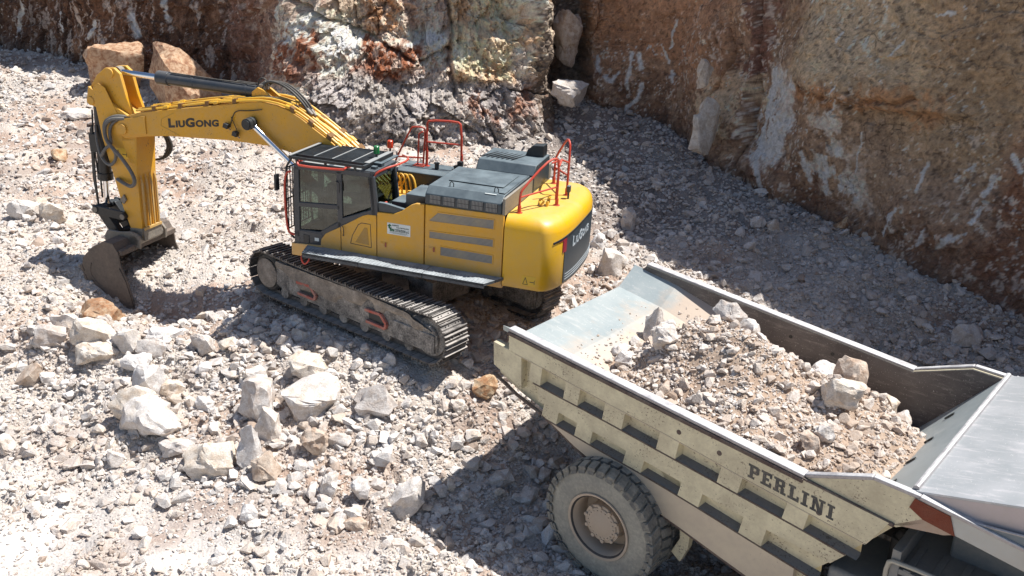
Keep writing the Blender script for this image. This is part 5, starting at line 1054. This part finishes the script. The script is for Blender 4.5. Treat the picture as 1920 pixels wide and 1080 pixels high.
# ---- bucket: plates as thick sheets
BWd = .90
out = [(6.30, .36), (6.42, .56), (6.66, .58), (6.98, .40), (7.26, .12), (7.34, -.16), (7.26, -.40), (7.04, -.62), (6.70, -.80), (6.32, -.92), (5.98, -.98)]
cx_, cz_ = 6.55, -.2
inn_ = [(cx_ + (x - cx_) * .93, cz_ + (z - cz_) * .93) for x, z in out]
m = MB()
for i in range(len(out) - 1): m.prism([out[i], out[i + 1], inn_[i + 1], inn_[i]], -BWd, BWd)
BK = part('bucket', m, 'bucket', bevel=0, smooth=False)
side_ = out + [(6.05, -.62), (6.14, -.24), (6.27, .06)]
for yy in (BWd, -BWd - .035):
    m = MB(); m.prism(side_, yy, yy + .035); part('bucket_side_plate', m, 'bucket', BK, .006, False)
    m = MB(); yq = yy + (.035 if yy > 0 else -.02); m.prism([(6.30, .02), (6.17, -.26), (6.08, -.62), (6.02, -.98), (6.30, -.92), (6.36, -.5), (6.40, -.1)], yq, yq + .02); part('side_cutter', m, 'bucket', BK, .004, False)
m = MB(); m.tube([(7.05, BWd + .036, .02), (7.12, BWd + .036, -.2), (6.98, BWd + .036, -.42), (6.7, BWd + .036, -.6)], .012, 6, smooth=2); part('side_weld', m, 'bucket', BK, 0)
for yy in (.40, -.46):
    m = MB(); m.prism([(6.12, .34), (6.10, .56), (6.20, .68), (6.36, .70), (6.62, .66), (6.95, .66), (7.05, .50), (7.0, .36), (6.66, .54), (6.42, .52), (6.30, .34)], yy, yy + .06); part('bucket_ear', m, 'steel', BK, .01)
m = MB(); m.box(6.22, 6.34, -BWd, BWd, .30, .42); part('bucket_crossbar', m, 'bucket', BK, .015)
for k in range(5):
    yy = -.78 + k * .39; m = MB(); m.prism([(6.15, -.90), (6.15, -1.03), (5.95, -1.02), (5.76, -1.06), (5.95, -.94)], yy - .06, yy + .06); part('bucket_tooth', m, 'steel', BK, .01)
for k in range(3):
    m = MB(); z = -.05 - k * .22; m.prism([(7.30 - k * .05, z), (7.36 - k * .06, z - .03), (7.34 - k * .07, z - .15), (7.26 - k * .06, z - .16)], BWd - .1, BWd + .055); part('wear_plate', m, 'bucket', BK, .01)
# ================================================================ dump truck
TR = Matrix.Translation((1.240, 13.479, -1.546)) @ rot('X', -.791) @ rot('Y', .004) @ rot('Z', -41.665)
T = empty('dump_truck', TR)
tag(T, 'cream rigid quarry dump truck backed up with its worn steel body full of rubble', 'truck')
def tp(name, mb, mat, parent=None, bevel=.008, smooth=True, local=None): return part(name, mb, mat, parent or T, bevel, smooth, local)
RAIL = [(-.04, 3.30), (4.66, 2.81), (5.43, 3.12), (5.95, 3.10), (7.02, 2.93), (8.9, 2.70)]
def railz(x): return float(np.interp(x, [p[0] for p in RAIL], [p[1] for p in RAIL]))
def floorz(x): return float(np.interp(x, [-.4, .6, 4.75], [2.97, 2.80, 1.62]))
WY, IY = 1.87, 1.75
low = [(-.32, 2.60), (-.32, 2.43), (.12, 2.23), (.63, 2.08), (1.42, 1.70), (2.38, 1.42), (3.15, 1.24), (4.03, 1.02), (4.62, .90), (4.85, 1.44), (5.09, 1.72), (5.54, 2.30), (5.76, 2.60)]
bed = MB()
for s_ in (1, -1):
    o_, i_ = (WY - .09) * s_, (IY - .0) * s_
    P = [(-.04, 3.27)] + [(4.66, 2.79), (5.43, 3.09), (5.95, 3.07), (6.05, 2.86)] + low[::-1]
    bed.prism(P, min(o_, i_) , max(o_, i_))
# floor, side chamfers and the lip behind
V = []; xs_ = [-.28, .0, .6, 1.5, 2.5, 3.5, 4.75]
fl = MB()
for x in xs_:
    z = floorz(x); hw = 1.28; th = .10
    V += [(x, -IY, z + .28), (x, -hw, z), (x, hw, z), (x, IY, z + .28), (x, IY, z + .20), (x, hw, z - th), (x, -hw, z - th), (x, -IY, z + .20)]
F = []
for k in range(len(xs_) - 1):
    for j in range(8): F.append((k * 8 + j, k * 8 + (j + 1) % 8, k * 8 + 8 + (j + 1) % 8, k * 8 + 8 + j))
F += [tuple(range(8)), tuple(range((len(xs_) - 1) * 8, len(xs_) * 8))[::-1]]
BD = tp('dump_body', bed, 'cream', bevel=.006, smooth=False)
fl.add(V, F); tp('bed_floor', fl, 'floorsteel', BD, 0, False)
for s_ in (1, -1):
    m = MB(); m.prism([(-.03, 3.26), (4.66, 2.78), (5.43, 3.08), (5.93, 3.06), (5.75, 2.8), (4.8, 1.75), (.6, 2.95), (-.2, 3.12)], (IY - .012) * s_, (IY - .001) * s_); tp('inner_side_plate', m, 'wallsteel', BD, 0, False)
    # rail cap, darker edge below it
    for k, (a, b) in enumerate(zip(RAIL[:4], RAIL[1:4])):
        m = MB(); m.beam((a[0], 1.83 * s_, a[1] - .02), (b[0], 1.83 * s_, b[1] - .02), .15 if k == 0 else .09, .05); tp('top_rail', m, 'rail', BD, .012)
        if k == 0: m = MB(); m.beam((a[0], 1.905 * s_, a[1] - .075), (b[0], 1.905 * s_, b[1] - .075), .03, .055); tp('rail_edge', m, 'railedge', BD, .006)
SKM = painted('dusty_skirt_paint', srgb(200, 186, 162), .55, dust=.5, up=.4, dust_sky=srgb(176, 160, 146), dscale=1.3, chips=.2, chipc=srgb(130, 116, 104))
# side bands and pockets, only proud of the plate
def zr1(x): return float(np.interp(x, [.2, 1.53, 2.97, 3.95, 5.2, 5.7], [2.93, 2.755, 2.585, 2.44, 2.285, 2.225]))      # top of upper pockets
def zr2(x): return float(np.interp(x, [.2, .89, 1.54, 2.46, 3.38, 4.7, 5.45], [2.60, 2.52, 2.46, 2.35, 2.24, 2.08, 1.97]))   # foot of upper pockets
def zr3(x): return float(np.interp(x, [.2, .75, 1.66, 2.55, 3.53, 4.9], [2.34, 2.27, 2.16, 2.05, 1.93, 1.78]))      # top of lower pockets
def zr4(x): return float(np.interp(x, [.5, 1.5, 2.5, 3.33, 4.29, 4.95], [2.08, 1.95, 1.84, 1.72, 1.56, 1.46]))      # foot of lower pockets
for s_ in (-1, 1):
    y0, y1 = (WY - .095) * s_, (WY + .035) * s_
    def band(name, f_top, f_bot, xa, xb, mat='cream', n=8, ya=None, yb=None, par=None, xc=None):
        m = MB(); xs2 = [xa + (xb - xa) * k / n for k in range(n + 1)]; xs3 = [xa + ((xc or xb) - xa) * k / n for k in range(n + 1)]
        P = [(x, f_top(x)) for x in xs2] + [(x, f_bot(x)) for x in xs3[::-1]]
        m.prism(P, ya if ya is not None else y0, yb if yb is not None else y1); return tp(name, m, mat, par or BD, .006, False)
    UB = band('side_band', lambda x: 3.24 - .104 * x, zr1, -.03, 5.70, xc=5.49)
    band('side_band', zr2, zr3, .55, 5.29, xc=5.12)
    band('side_band', zr4, lambda x: float(np.interp(x, [p[0] for p in low[1:9]], [p[1] for p in low[1:9]])) + .02, .75, 4.70, SKM)
    band('side_band', lambda x: 2.95 - .12 * x, lambda x: 2.60 - .42 * (x + .32), -.34, .22)
    for f_t, f_b, seps in ((zr1, zr2, [(.36, .58), (1.02, 1.28), (1.72, 2.05), (2.62, 2.92), (3.55, 3.85), (4.46, 4.74), (5.42, 5.5)]), (zr3, zr4, [(.62, .9), (1.24, 1.52), (2.1, 2.4), (3.0, 3.32), (3.92, 4.24), (5.0, 5.1)])):
        for a, b in seps[:-1]:
            ra, rb = a - (.0), b
            m = MB(); d_ = .06  # separators taper into the pocket
            m.add([(ra, y1, f_b(ra)), (rb, y1, f_b(rb)), (rb + .05, y1, f_t(rb)), (ra + .05, y1, f_t(ra)), (ra - d_ * .4, y0, f_b(ra)), (rb + d_ * .6, y0, f_b(rb)), (rb + d_, y0, f_t(rb)), (ra - d_ * .1, y0, f_t(ra))],
                  [(0, 1, 2, 3), (4, 7, 6, 5), (0, 4, 5, 1), (1, 5, 6, 2), (2, 6, 7, 3), (3, 7, 4, 0)]); tp('side_rib', m, 'cream', BD, .004, False)
        for (a0, b0), (a1, b1) in zip(seps[:-1], seps[1:]):
            xa, xb = b0 + .01, a1 - .01
            m = MB(); hs = .045
            m.add([(xa, y1 - .004 * s_, f_b(xa)), (xb, y1 - .004 * s_, f_b(xb)), (xb, y0, f_b(xb) + hs), (xa, y0, f_b(xa) + hs), (xa, y0, f_b(xa)), (xb, y0, f_b(xb))], [(0, 1, 2, 3), (0, 4, 5, 1), (4, 3, 2, 5), (0, 3, 4), (1, 5, 2)]); tp('pocket_ledge', m, 'ledge', BD, 0, False)
            m = MB(); m.add([(xa, y0 + .004 * s_, f_b(xa)), (xb, y0 + .004 * s_, f_b(xb)), (xb, y0 + .004 * s_, f_t(xb)), (xa, y0 + .004 * s_, f_t(xa))], [(0, 1, 2, 3)]); tp('pocket_back', m, 'cream_dark', BD, 0, False)
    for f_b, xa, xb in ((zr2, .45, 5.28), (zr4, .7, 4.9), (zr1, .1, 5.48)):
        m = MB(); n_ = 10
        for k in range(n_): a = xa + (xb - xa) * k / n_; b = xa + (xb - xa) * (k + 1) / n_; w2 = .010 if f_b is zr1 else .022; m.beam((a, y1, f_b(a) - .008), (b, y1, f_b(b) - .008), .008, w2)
        tp('rib_edge', m, 'railedge' if f_b is not zr1 else SKM, BD, 0, False)  # dark strips at the pocket feet: shadow and rust put into the colour
    # lower skirt leaning inwards, flange lines
    m = MB(); m.add([(x, y_ * s_, z) for x, z in low[2:9] for y_ in (WY - .02,)] + [(x - .02, (WY - .16) * s_, z - .13) for x, z in low[2:9]], [(i, i + 1, i + 8, i + 7) for i in range(6)])
    k0 = len(m.v); m.add([(x, (y_ - .02) * s_, z) for x, z in low[2:9] for y_ in (WY - .02,)] + [(x - .02, (WY - .19) * s_, z - .13) for x, z in low[2:9]], [(i, i + 7, i + 8, i + 1) for i in range(6)]); tp('lower_skirt', m, SKM, BD, 0, False)
    m = MB()
    for a, b in zip(low[1:8], low[2:9]): m.beam((a[0], (WY + .01) * s_, a[1]), (b[0], (WY + .01) * s_, b[1]), .05, .035)
    tp('skirt_flange', m, 'railedge', BD, .006, False)
    # wing plate before the headboard and the long side beam of the canopy
    m = MB(); m.prism([(4.66, 2.78), (5.43, 3.08), (5.95, 3.06), (6.14, 2.86), (5.76, 2.60), (5.2, 2.68)], min(WY - .035, WY - .02) * s_, (WY - .0) * s_); tp('wing_plate', m, 'cream', BD, .004, False)
    m = MB(); m.beam((4.5, (WY + .012) * s_, 2.775), (5.74, (WY + .012) * s_, 2.625), .045, .04); tp('rail_edge', m, 'railedge', BD, .004, False)
    m = MB(); m.prism([(5.92, 3.07), (8.9, 2.69), (8.9, 2.43), (6.30, 2.80), (6.0, 2.84)], (WY - .06) * s_, (WY + .01) * s_); CBm = tp('canopy_beam', m, painted('pale_beam_steel', srgb(176, 178, 174), .45, .1, dust=.4), BD, .008, False)
    if s_ < 0:
        m = MB(); m.prism([(5.90, 3.06), (6.28, 3.01), (6.36, 2.79), (6.02, 2.84), (5.86, 2.93)], (WY + .011) * s_, (WY + .02) * s_); tp('rust_patch', m, 'rust', CBm, 0, False)
        m = MB(); m.prism([(5.72, 2.62), (6.02, 2.84), (6.34, 2.79), (6.25, 2.74)], (WY - .02) * s_, (WY) * s_); tp('gusset', m, painted('tan_gusset', srgb(172, 148, 128), .7, dust=.5), BD, 0, False)
    m = MB(); m.beam((5.95, 1.85 * s_, 3.09), (8.9, 1.85 * s_, 2.70), .10, .045); tp('top_rail', m, 'rail', BD, .01)
# lettering: slab capitals cut from strokes, 7 high
def slab(ch):
    q = {'P': [(0, 0, 3.2, 1.1), (.8, 0, 2.4, 7), (0, 5.9, 2.6, 7), (2.4, 5.7, 4.6, 7), (3.7, 3.4, 5.2, 6.6), (2.4, 2.9, 4.6, 4.1)],
         'E': [(0, 0, 2.6, 1.1), (.8, 0, 2.4, 7), (0, 5.9, 2.6, 7), (2.4, 0, 5, 1.3), (4, 0, 5, 2.4), (2.4, 5.7, 5, 7), (4, 4.7, 5, 7), (2.4, 2.9, 3.8, 4.1)],
         'R': [(0, 0, 3.0, 1.1), (.8, 0, 2.4, 7), (0, 5.9, 2.6, 7), (2.4, 5.7, 4.5, 7), (3.6, 3.9, 5.1, 6.6), (2.4, 3.0, 4.5, 4.2), (3.4, 0, 4.9, 3.2), (3.4, 0, 5.8, 1.1)],
         'L': [(0, 0, 2.6, 1.1), (.8, 0, 2.4, 7), (0, 5.9, 3.2, 7), (2.4, 0, 5, 1.3), (4, 0, 5, 2.6)],
         'I': [(0, 0, 3.2, 1.1), (.8, 0, 2.4, 7), (0, 5.9, 3.2, 7)],
         'N': [(0, 0, 2.8, 1.1), (.8, 0, 2.0, 7), (0, 5.9, 2.4, 7), (4.2, 0, 5.4, 7), (3.4, 5.9, 6.2, 7)]}[ch]
    return q, {'P': 5.2, 'E': 5, 'R': 5.8, 'L': 5, 'I': 3.2, 'N': 6.2}[ch]
m = MB(); cx = 0; K = .195 / 7; tilt = -.105
def lp(a, b): x = 3.96 + a * K * 1.03; return (x, 2.49 + b * K + (x - 3.96) * tilt)
for ci, ch in enumerate('PERLINI'):
    q, wd = slab(ch); yy = -(WY + .036) - .0015 * 0
    for j, (a0, b0, a1, b1) in enumerate(q):
        y2 = yy - .0006 * (j + 1); A = [lp(cx + a0, b0), lp(cx + a1, b0), lp(cx + a1, b1), lp(cx + a0, b1)]; m.prism(A, -(WY + .035), y2)
    if ch == 'N': A = [lp(cx + .9, 7), lp(cx + 2.5, 7), lp(cx + 5.2, 0), lp(cx + 3.7, 0)]; m.prism(A, -(WY + .035), -(WY + .041))
    cx += wd + .9
tp('side_lettering', m, painted('faded_black_print', srgb(48, 52, 54), .7, dust=.25, up=0, chips=.3, chipc=srgb(150, 128, 110)), UB, 0, False)
m = MB()
for x, z in ((2.95, 2.72), (3.55, 2.655), (4.9, 2.4)): m.cyl((x, -(WY + .035), z), (x, -(WY + .039), z), .035, n=16)
tp('bolt_hole', m, 'railedge', UB, 0)
m = MB()
for x, z in ((2.75, 2.76), (3.45, 2.68)): m.cyl((x, IY - .013, z), (x, IY - .018, z), .03, n=16)
tp('bolt_hole', m, 'black', BD, 0)
# headboard, canopy
m = MB(); m.prism([(4.70, 1.58), (4.62, 1.62), (5.86, 3.12), (5.94, 3.10)], -IY + .01, IY - .01); HB = tp('headboard', m, 'bedsteel', BD, .006, False)
m = MB()
for yy in (1.2, .35, -.3, -.95):
    a = .62; x = 4.62 + (5.86 - 4.62) * a; z = 1.62 + 1.5 * a; m.obox((x - .012, yy, z + .008), (.05, 0, .06), (0, .022, 0), (-.006, 0, .005))
tp('headboard_slot', m, 'black', HB, 0)
m = MB(); m.tube([(5.87, -1.79, 3.13), (5.87, 1.79, 3.13)], .035, 8); tp('ridge_weld', m, 'rail', HB, 0)
m = MB(); m.add([(5.88, -1.82, 3.115), (5.88, 1.82, 3.115), (8.9, 1.70, 3.86), (8.9, -1.70, 3.86), (5.88, -1.82, 3.085), (5.88, 1.82, 3.085), (8.9, 1.70, 3.83), (8.9, -1.70, 3.83)], [(0, 1, 2, 3), (7, 6, 5, 4), (0, 4, 5, 1), (1, 5, 6, 2), (2, 6, 7, 3), (3, 7, 4, 0)]); CP = tp('canopy', m, 'canopysteel', BD, .004, False)
for s_ in (1, -1):
    m = MB(); m.add([(5.90, 1.82 * s_, 3.09), (8.9, 1.70 * s_, 3.84), (8.9, 1.80 * s_, 2.70), (5.92, 1.80 * s_, 3.05)], [(0, 1, 2, 3)]); m.add([(6.7, 1.78 * s_, 3.0), (8.9, 1.70 * s_, 3.3), (8.9, 1.78 * s_, 2.72)], [(0, 1, 2)]); tp('canopy_gusset', m, painted('dusty_gusset_steel', srgb(190, 178, 176), .45, .1, dust=.4), CP, 0, False)
    m = MB(); m.add([(6.55, 1.87 * s_, 3.02), (8.9, 1.80 * s_, 3.30), (8.9, 1.87 * s_, 2.76)], [(0, 1, 2)]); tp('gusset_shade', m, painted('shaded_recess_steel', srgb(112, 122, 128), .5, .2, dust=.3), CP, 0, False)  # flat dark triangle, the shade of a hollow is only in its colour
    m = MB(); m.tube([(6.45, 1.87 * s_, 3.02), (8.9, 1.80 * s_, 3.32)], .014, 6); tp('gusset_edge', m, 'rail', CP, 0)
# underside
m = MB()
for yy in (-.75, .75):
    V = []
    for x in (.2, 1.5, 3, 4.7): z = floorz(x) - .11; V += [(x, yy - .12, z), (x, yy + .12, z), (x, yy + .12, z - .25), (x, yy - .12, z - .25)]
    F = [tuple(range(4)), tuple(range(12, 16))[::-1]]
    for k in range(3):
        for j in range(4): F.append((k * 4 + j, k * 4 + (j + 1) % 4, k * 4 + 4 + (j + 1) % 4, k * 4 + 4 + j))
    m.add(V, F)
for x in (.5, 1.5, 2.5, 3.5, 4.5): z = floorz(x) - .11; m.box(x - .08, x + .08, -1.75, 1.75, z - .16, z)
tp('body_bearer', m, 'cream', BD, .006, False)
# chassis, axle, deck, cab
m = MB(); m.box(.3, 9.2, -.62, -.40, .85, 1.30); m.box(.3, 9.2, .40, .62, .85, 1.30)
for x in (.6, 2.6, 4.4, 6.4, 8.8): m.box(x - .1, x + .1, -.42, .42, .9, 1.25)
m.cyl((1.96, -1.2, .92), (1.96, 1.2, .92), .25, n=24); m.cyl((6.6, -1.2, .92), (6.6, 1.2, .92), .15, n=20); tp('chassis', m, 'chassis', bevel=.01)
m = MB(); m.cyl((3.2, -.7, 1.0), (4.6, -.7, 1.65), .11, n=20); m.cyl((3.2, .7, 1.0), (4.6, .7, 1.65), .11, n=20); tp('hoist_cylinder', m, 'chassis', bevel=.004)
m = MB(); m.box(5.05, 5.65, -1.75, -.75, 1.0, 1.62); tp('fuel_tank', m, 'greydeck', bevel=.05); m = MB(); m.box(4.9, 5.6, .75, 1.7, .9, 1.6); tp('fuel_tank', m, 'greydeck', bevel=.05)
m = MB(); m.cyl((5.68, -1.15, 1.55), (5.68, -1.15, 2.02), .13, n=24); m.cyl((5.68, -1.15, 2.02), (5.68, -1.15, 2.10), .10, .05, n=24); tp('air_canister', m, 'chassis', bevel=.01)
m = MB(); m.box(5.75, 5.85, -1.78, 1.78, 1.1, 2.25); m.box(5.85, 9.2, -1.78, 1.78, 1.95, 2.02)
for k in range(12): m.box(5.9 + k * .26, 5.98 + k * .26, -1.78, -1.2, 2.02, 2.04)
for k in range(9): m.box(5.73, 5.75, -1.7 + k * .38, -1.5 + k * .38, 1.2, 2.2)
tp('front_deck', m, 'greydeck', bevel=.006)
m = MB(); m.prism([(6.2, 2.02), (6.2, 2.35), (8.9, 2.30), (9.3, 1.9), (9.3, 1.2), (6.2, 1.2)], -1.15, .35); tp('engine_cover', m, 'greydeck', bevel=.03)
m = MB(); m.prism([(6.9, 1.3), (6.9, 2.62), (8.3, 2.60), (8.75, 1.95), (8.75, 1.3)], .45, 1.72); cabt = tp('truck_cab', m, 'cream', bevel=.04)
m = MB(); m.prism([(7.05, 1.95), (7.05, 2.48), (8.2, 2.46), (8.5, 1.95)], 1.715, 1.73); tp('cab_window', m, 'rubber', cabt, 0)
m = MB(); P = [(5.72, -1.76, 1.62), (5.72, -1.80, 2.06), (5.80, -1.80, 2.12), (6.75, -1.80, 2.12), (6.85, -1.80, 2.06), (6.85, -1.76, 1.9)]
m.tube(P, .028, smooth=1); m.tube([(5.72, -1.78, 1.9), (5.76, -1.3, 1.95), (5.76, -1.3, 1.4)], .022); tp('deck_handrail', m, painted('pale_rail', srgb(176, 172, 158), .5, dust=.3), None, 0)
# ---- wheels
def wheel(cx_, cy_, dual_in, r=.935, w_=.44, front=False):
    s_ = -1 if cy_ < 0 else 1
    prof = [(.50, -.20), (.56, -.215), (.74, -.225), (.86, -.20), (r - .045, -.15), (r - .045, .15), (.86, .20), (.74, .225), (.56, .215), (.50, .20)]
    m = MB(); m.lathe(prof, (0, 0, 0), n=56); o = tp('wheel', MB().cyl((0, -.12, 0), (0, .12, 0), .30, n=24), 'wheel', None, .01, True, Matrix.Translation((cx_, cy_, .92)) @ (rot('Z', 180) if s_ < 0 else Matrix()))
    ty = tp('tyre', m, 'tyre_wall', o, 0)
    # lugs: staggered chunky blocks reaching over the shoulder
    lg = MB(); N = 34
    for k in range(N):
        for sd_ in (-1, 1):
            a = 2 * math.pi * (k + (.5 if sd_ > 0 else 0)) / N; ca, sa = math.cos(a), math.sin(a)
            rad = Vector((ca, 0, sa)); tan = Vector((-sa, 0, ca)); ctr = rad * (r - .025)
            lg.obox(ctr + Vector((0, .125 * sd_, 0)) , tan * .062, Vector((0, .105, 0)) + tan * .025 * sd_, rad * .028)
            lg.obox(rad * (r - .062) + Vector((0, .205 * sd_, 0)), tan * .058, Vector((0, .022, 0)) - rad * .01, rad * .036 + Vector((0, -.012 * sd_, 0)))
    tp('tyre_lug', lg, 'tyre', ty, .006, False)
    rim = MB(); rim.lathe([(.50, .20), (.525, .215), (.52, .235), (.49, .23), (.46, .19), (.445, .05), (.44, -.18), (.47, -.2), (.50, -.2)], (0, 0, 0), n=48); tp('rim', rim, 'wheel', o, 0)
    rb = MB(); rb.lathe([(.46, .20), (.478, .226), (.50, .214), (.49, .2)], (0, 0, 0), n=48); tp('rim_ring', rb, 'chassis', o, 0)
    h = MB(); h.lathe([(0, .17), (.13, .17), (.17, .155), (.19, .15), (.25, .14), (.27, .10), (.28, -.05), (.30, -.1)], (0, 0, 0), n=36, closed=False)
    for k in range(10): a = 2 * math.pi * k / 10 + .2; h.cyl((.275 * math.cos(a), .02, .275 * math.sin(a)), (.275 * math.cos(a), .15, .275 * math.sin(a)), .032, n=8)
    for k in range(20): a = 2 * math.pi * k / 20; h.cyl((.215 * math.cos(a), .14, .215 * math.sin(a)), (.215 * math.cos(a), .155, .215 * math.sin(a)), .012, n=6)
    h.lathe([(.30, -.1), (.44, -.12), (.44, -.14), (.3, -.14)], (0, 0, 0), n=36); tp('hub', h, 'wheel', o, .003)
    return o
wheel(1.96, -2.02, False); wheel(1.96, -1.50, True); wheel(1.96, 2.02, False); wheel(1.96, 1.50, True)
wheel(6.6, -1.75, False); wheel(6.6, 1.75, False)
# bar hanging between the twin tyres in front of the wheel
for s_ in (-1, 1):
    m = MB(); P = [(2.45, 2.0), (2.62, 1.98), (2.98, 1.40), (3.02, 1.0), (2.90, .72), (3.05, .62), (3.16, .9), (3.18, 1.5), (2.95, 1.9), (2.6, 2.2)]
    m.prism(P, (1.66 if s_ > 0 else -1.78), (1.78 if s_ > 0 else -1.66)); m.beam((3.1, 1.7 * s_, 1.35), (3.7, 1.5 * s_, 1.9), .04, .06); tp('rock_ejector', m, 'cream', None, .01, False)
# ---- the load
def loadz(x, y):
    fl_ = np.interp(x, [-.4, .6, 4.75], [2.97, 2.80, 1.62]); ch = np.clip((np.abs(y) - 1.28) / .52, 0, 1) * .28
    h = 2.70 + .66 * np.exp(-((x - 2.3) / 1.15) ** 2 - ((y - .15) / 1.0) ** 2) + .12 * np.exp(-((x - 3.9) / .9) ** 2 - ((y - .1) / .9) ** 2)
    h = h - .10 * (np.abs(y) / 1.8) ** 2 - .55 * sst(.45, 1.7, y) + (fbm(x * 1.3, y * 1.3, 4, 200) - .5) * .6
    edge = .75 + .45 * np.clip(y, -1.8, 1.8) / 1.8 + (fbm(y * 1.1, y * 0, 3, 201) - .5) * .6
    t = sst(0, 1.3, x - edge); h = (fl_ - .03) * (1 - t) + h * t - .18 * sst(4.0, 5.0, x)
    return h, fl_ + ch
g = np.meshgrid(np.arange(.1, 5.62, .05), np.arange(-1.78, 1.781, .05), indexing='ij'); hz, fz = loadz(*g); hz = np.minimum(hz, np.where(g[0] > 4.5, 3.3, 9)); mtl = painted('load_soil', srgb(158, 134, 114), .95, dust=.7, up=.1, dust_sky=srgb(190, 172, 154), dscale=3, bump=.8)
hx = np.where(g[0] > 4.62, np.maximum(hz, 1.62 + (g[0] - 4.62) * 1.21), hz)
lm = MB(); nx_, ny_ = g[0].shape; lm.v = [tuple(v) for v in np.stack([g[0], g[1], np.maximum(hz, fz - .05)], -1).reshape(-1, 3)]
lm.f = [(i * ny_ + j, i * ny_ + j + 1, (i + 1) * ny_ + j + 1, (i + 1) * ny_ + j) for i in range(nx_ - 1) for j in range(ny_ - 1) if g[0][i, j] < 4.7 or hz[i, j] > 1.62 + (g[0][i, j] - 4.72) * 1.21]
ld = lm.build('load', mtl, None, 0, True); ld.matrix_world = TR; tag(ld, 'brown fine rubble heaped in the body of the dump truck', 'rubble', kind='stuff')
n = 16000; x = RNG.uniform(.3, 5.3, n); y = RNG.uniform(-1.74, 1.74, n); s_ = np.minimum(np.where(RNG.random(n) < .5, .022, .03) * RNG.random(n) ** (-1 / 2.35), .20); hz, fz = loadz(x, y)
kp = (hz > fz + .0) & (x < 4.62 + (hz - 1.62) / 1.21 - s_ * .5) & (np.abs(y) < 1.76 - s_ * .5); ex = RNG.random(n) < .85; kp &= ex
few = (hz <= fz) & (x > .35) & (RNG.random(n) < .10 * sst(.2, 1.0, x)) & (s_ < .06) ; al = kp | few
z = np.where(kp, hz, fz) + s_ * .12; Pw = np.stack([x, y, z, np.ones(n)], -1)[al] @ np.array(TR).T; k = al.sum()
o = scatter('load_stones', Pw[:, :3], RNG.uniform(-3, 3, (k, 3)) * np.array([.2, .2, 1]), s_[al][:, None] * RNG.uniform(.75, 1.25, (k, 3)) * 1.15, RNG.integers(0, 14, k), 'loose stones lying all over the load of the dump truck', 'rubble', PROTO2)
LB = [ # x, y, w, h, tint, label, mesh seed
(1.05, .38, .36, .62, 0, 'upright pale boulder at the tail end of the truck load'), (1.45, .12, .46, .36, 0, 'pale boulder right behind the upright one on the truck load'),
(1.75, -.42, .40, .42, 0, 'white-topped boulder casting a shadow on the near side of the load'), (1.25, -.75, .26, .30, 3, 'small white boulder low on the near side of the load'),
(2.3, .55, .50, .36, 1, 'grey boulder cluster piece on the crest of the load'), (2.7, .35, .36, .30, 0, 'whitish boulder on the crest right of the grey one'),
(4.15, .75, .55, .42, 4, 'tan-brown boulder against the far inner side of the load'), (4.25, .12, .56, .40, 2, 'large white boulder near the headboard on the load'),
(3.7, .85, .52, .30, 3, 'pale slab on the far flank of the load'), (4.62, 1.1, .28, .26, 2, 'round tan rock resting by the foot of the headboard'),
(4.75, 1.3, .32, .24, 1, 'grey rock in the far corner at the foot of the headboard'), (4.35, -1.05, .30, .28, 4, 'brown angular rock near the front near corner of the load'),
(4.45, -.85, .24, .22, 0, 'small white rock beside the brown angular one'), (1.0, -.45, .30, .16, 0, 'flat white rock at the thin edge of the load')]
for i, (x, y, w_, h_, t, lab) in enumerate(LB):
    me = boulder_mesh('load_boulder', w_ * 1.1, w_ * .85, h_ * 1.25, 800 + i, TINT[t]); o = bpy.data.objects.new('boulder', me); COL.objects.link(o)
    hz, fz = loadz(np.array([x]), np.array([y])); o.location = TR @ Vector((x, y, float(max(hz[0], fz[0])) + h_ * .30)); o.rotation_euler = (random.uniform(-.2, .2), random.uniform(-.2, .2), random.uniform(0, 6)); tag(o, lab, 'boulder')
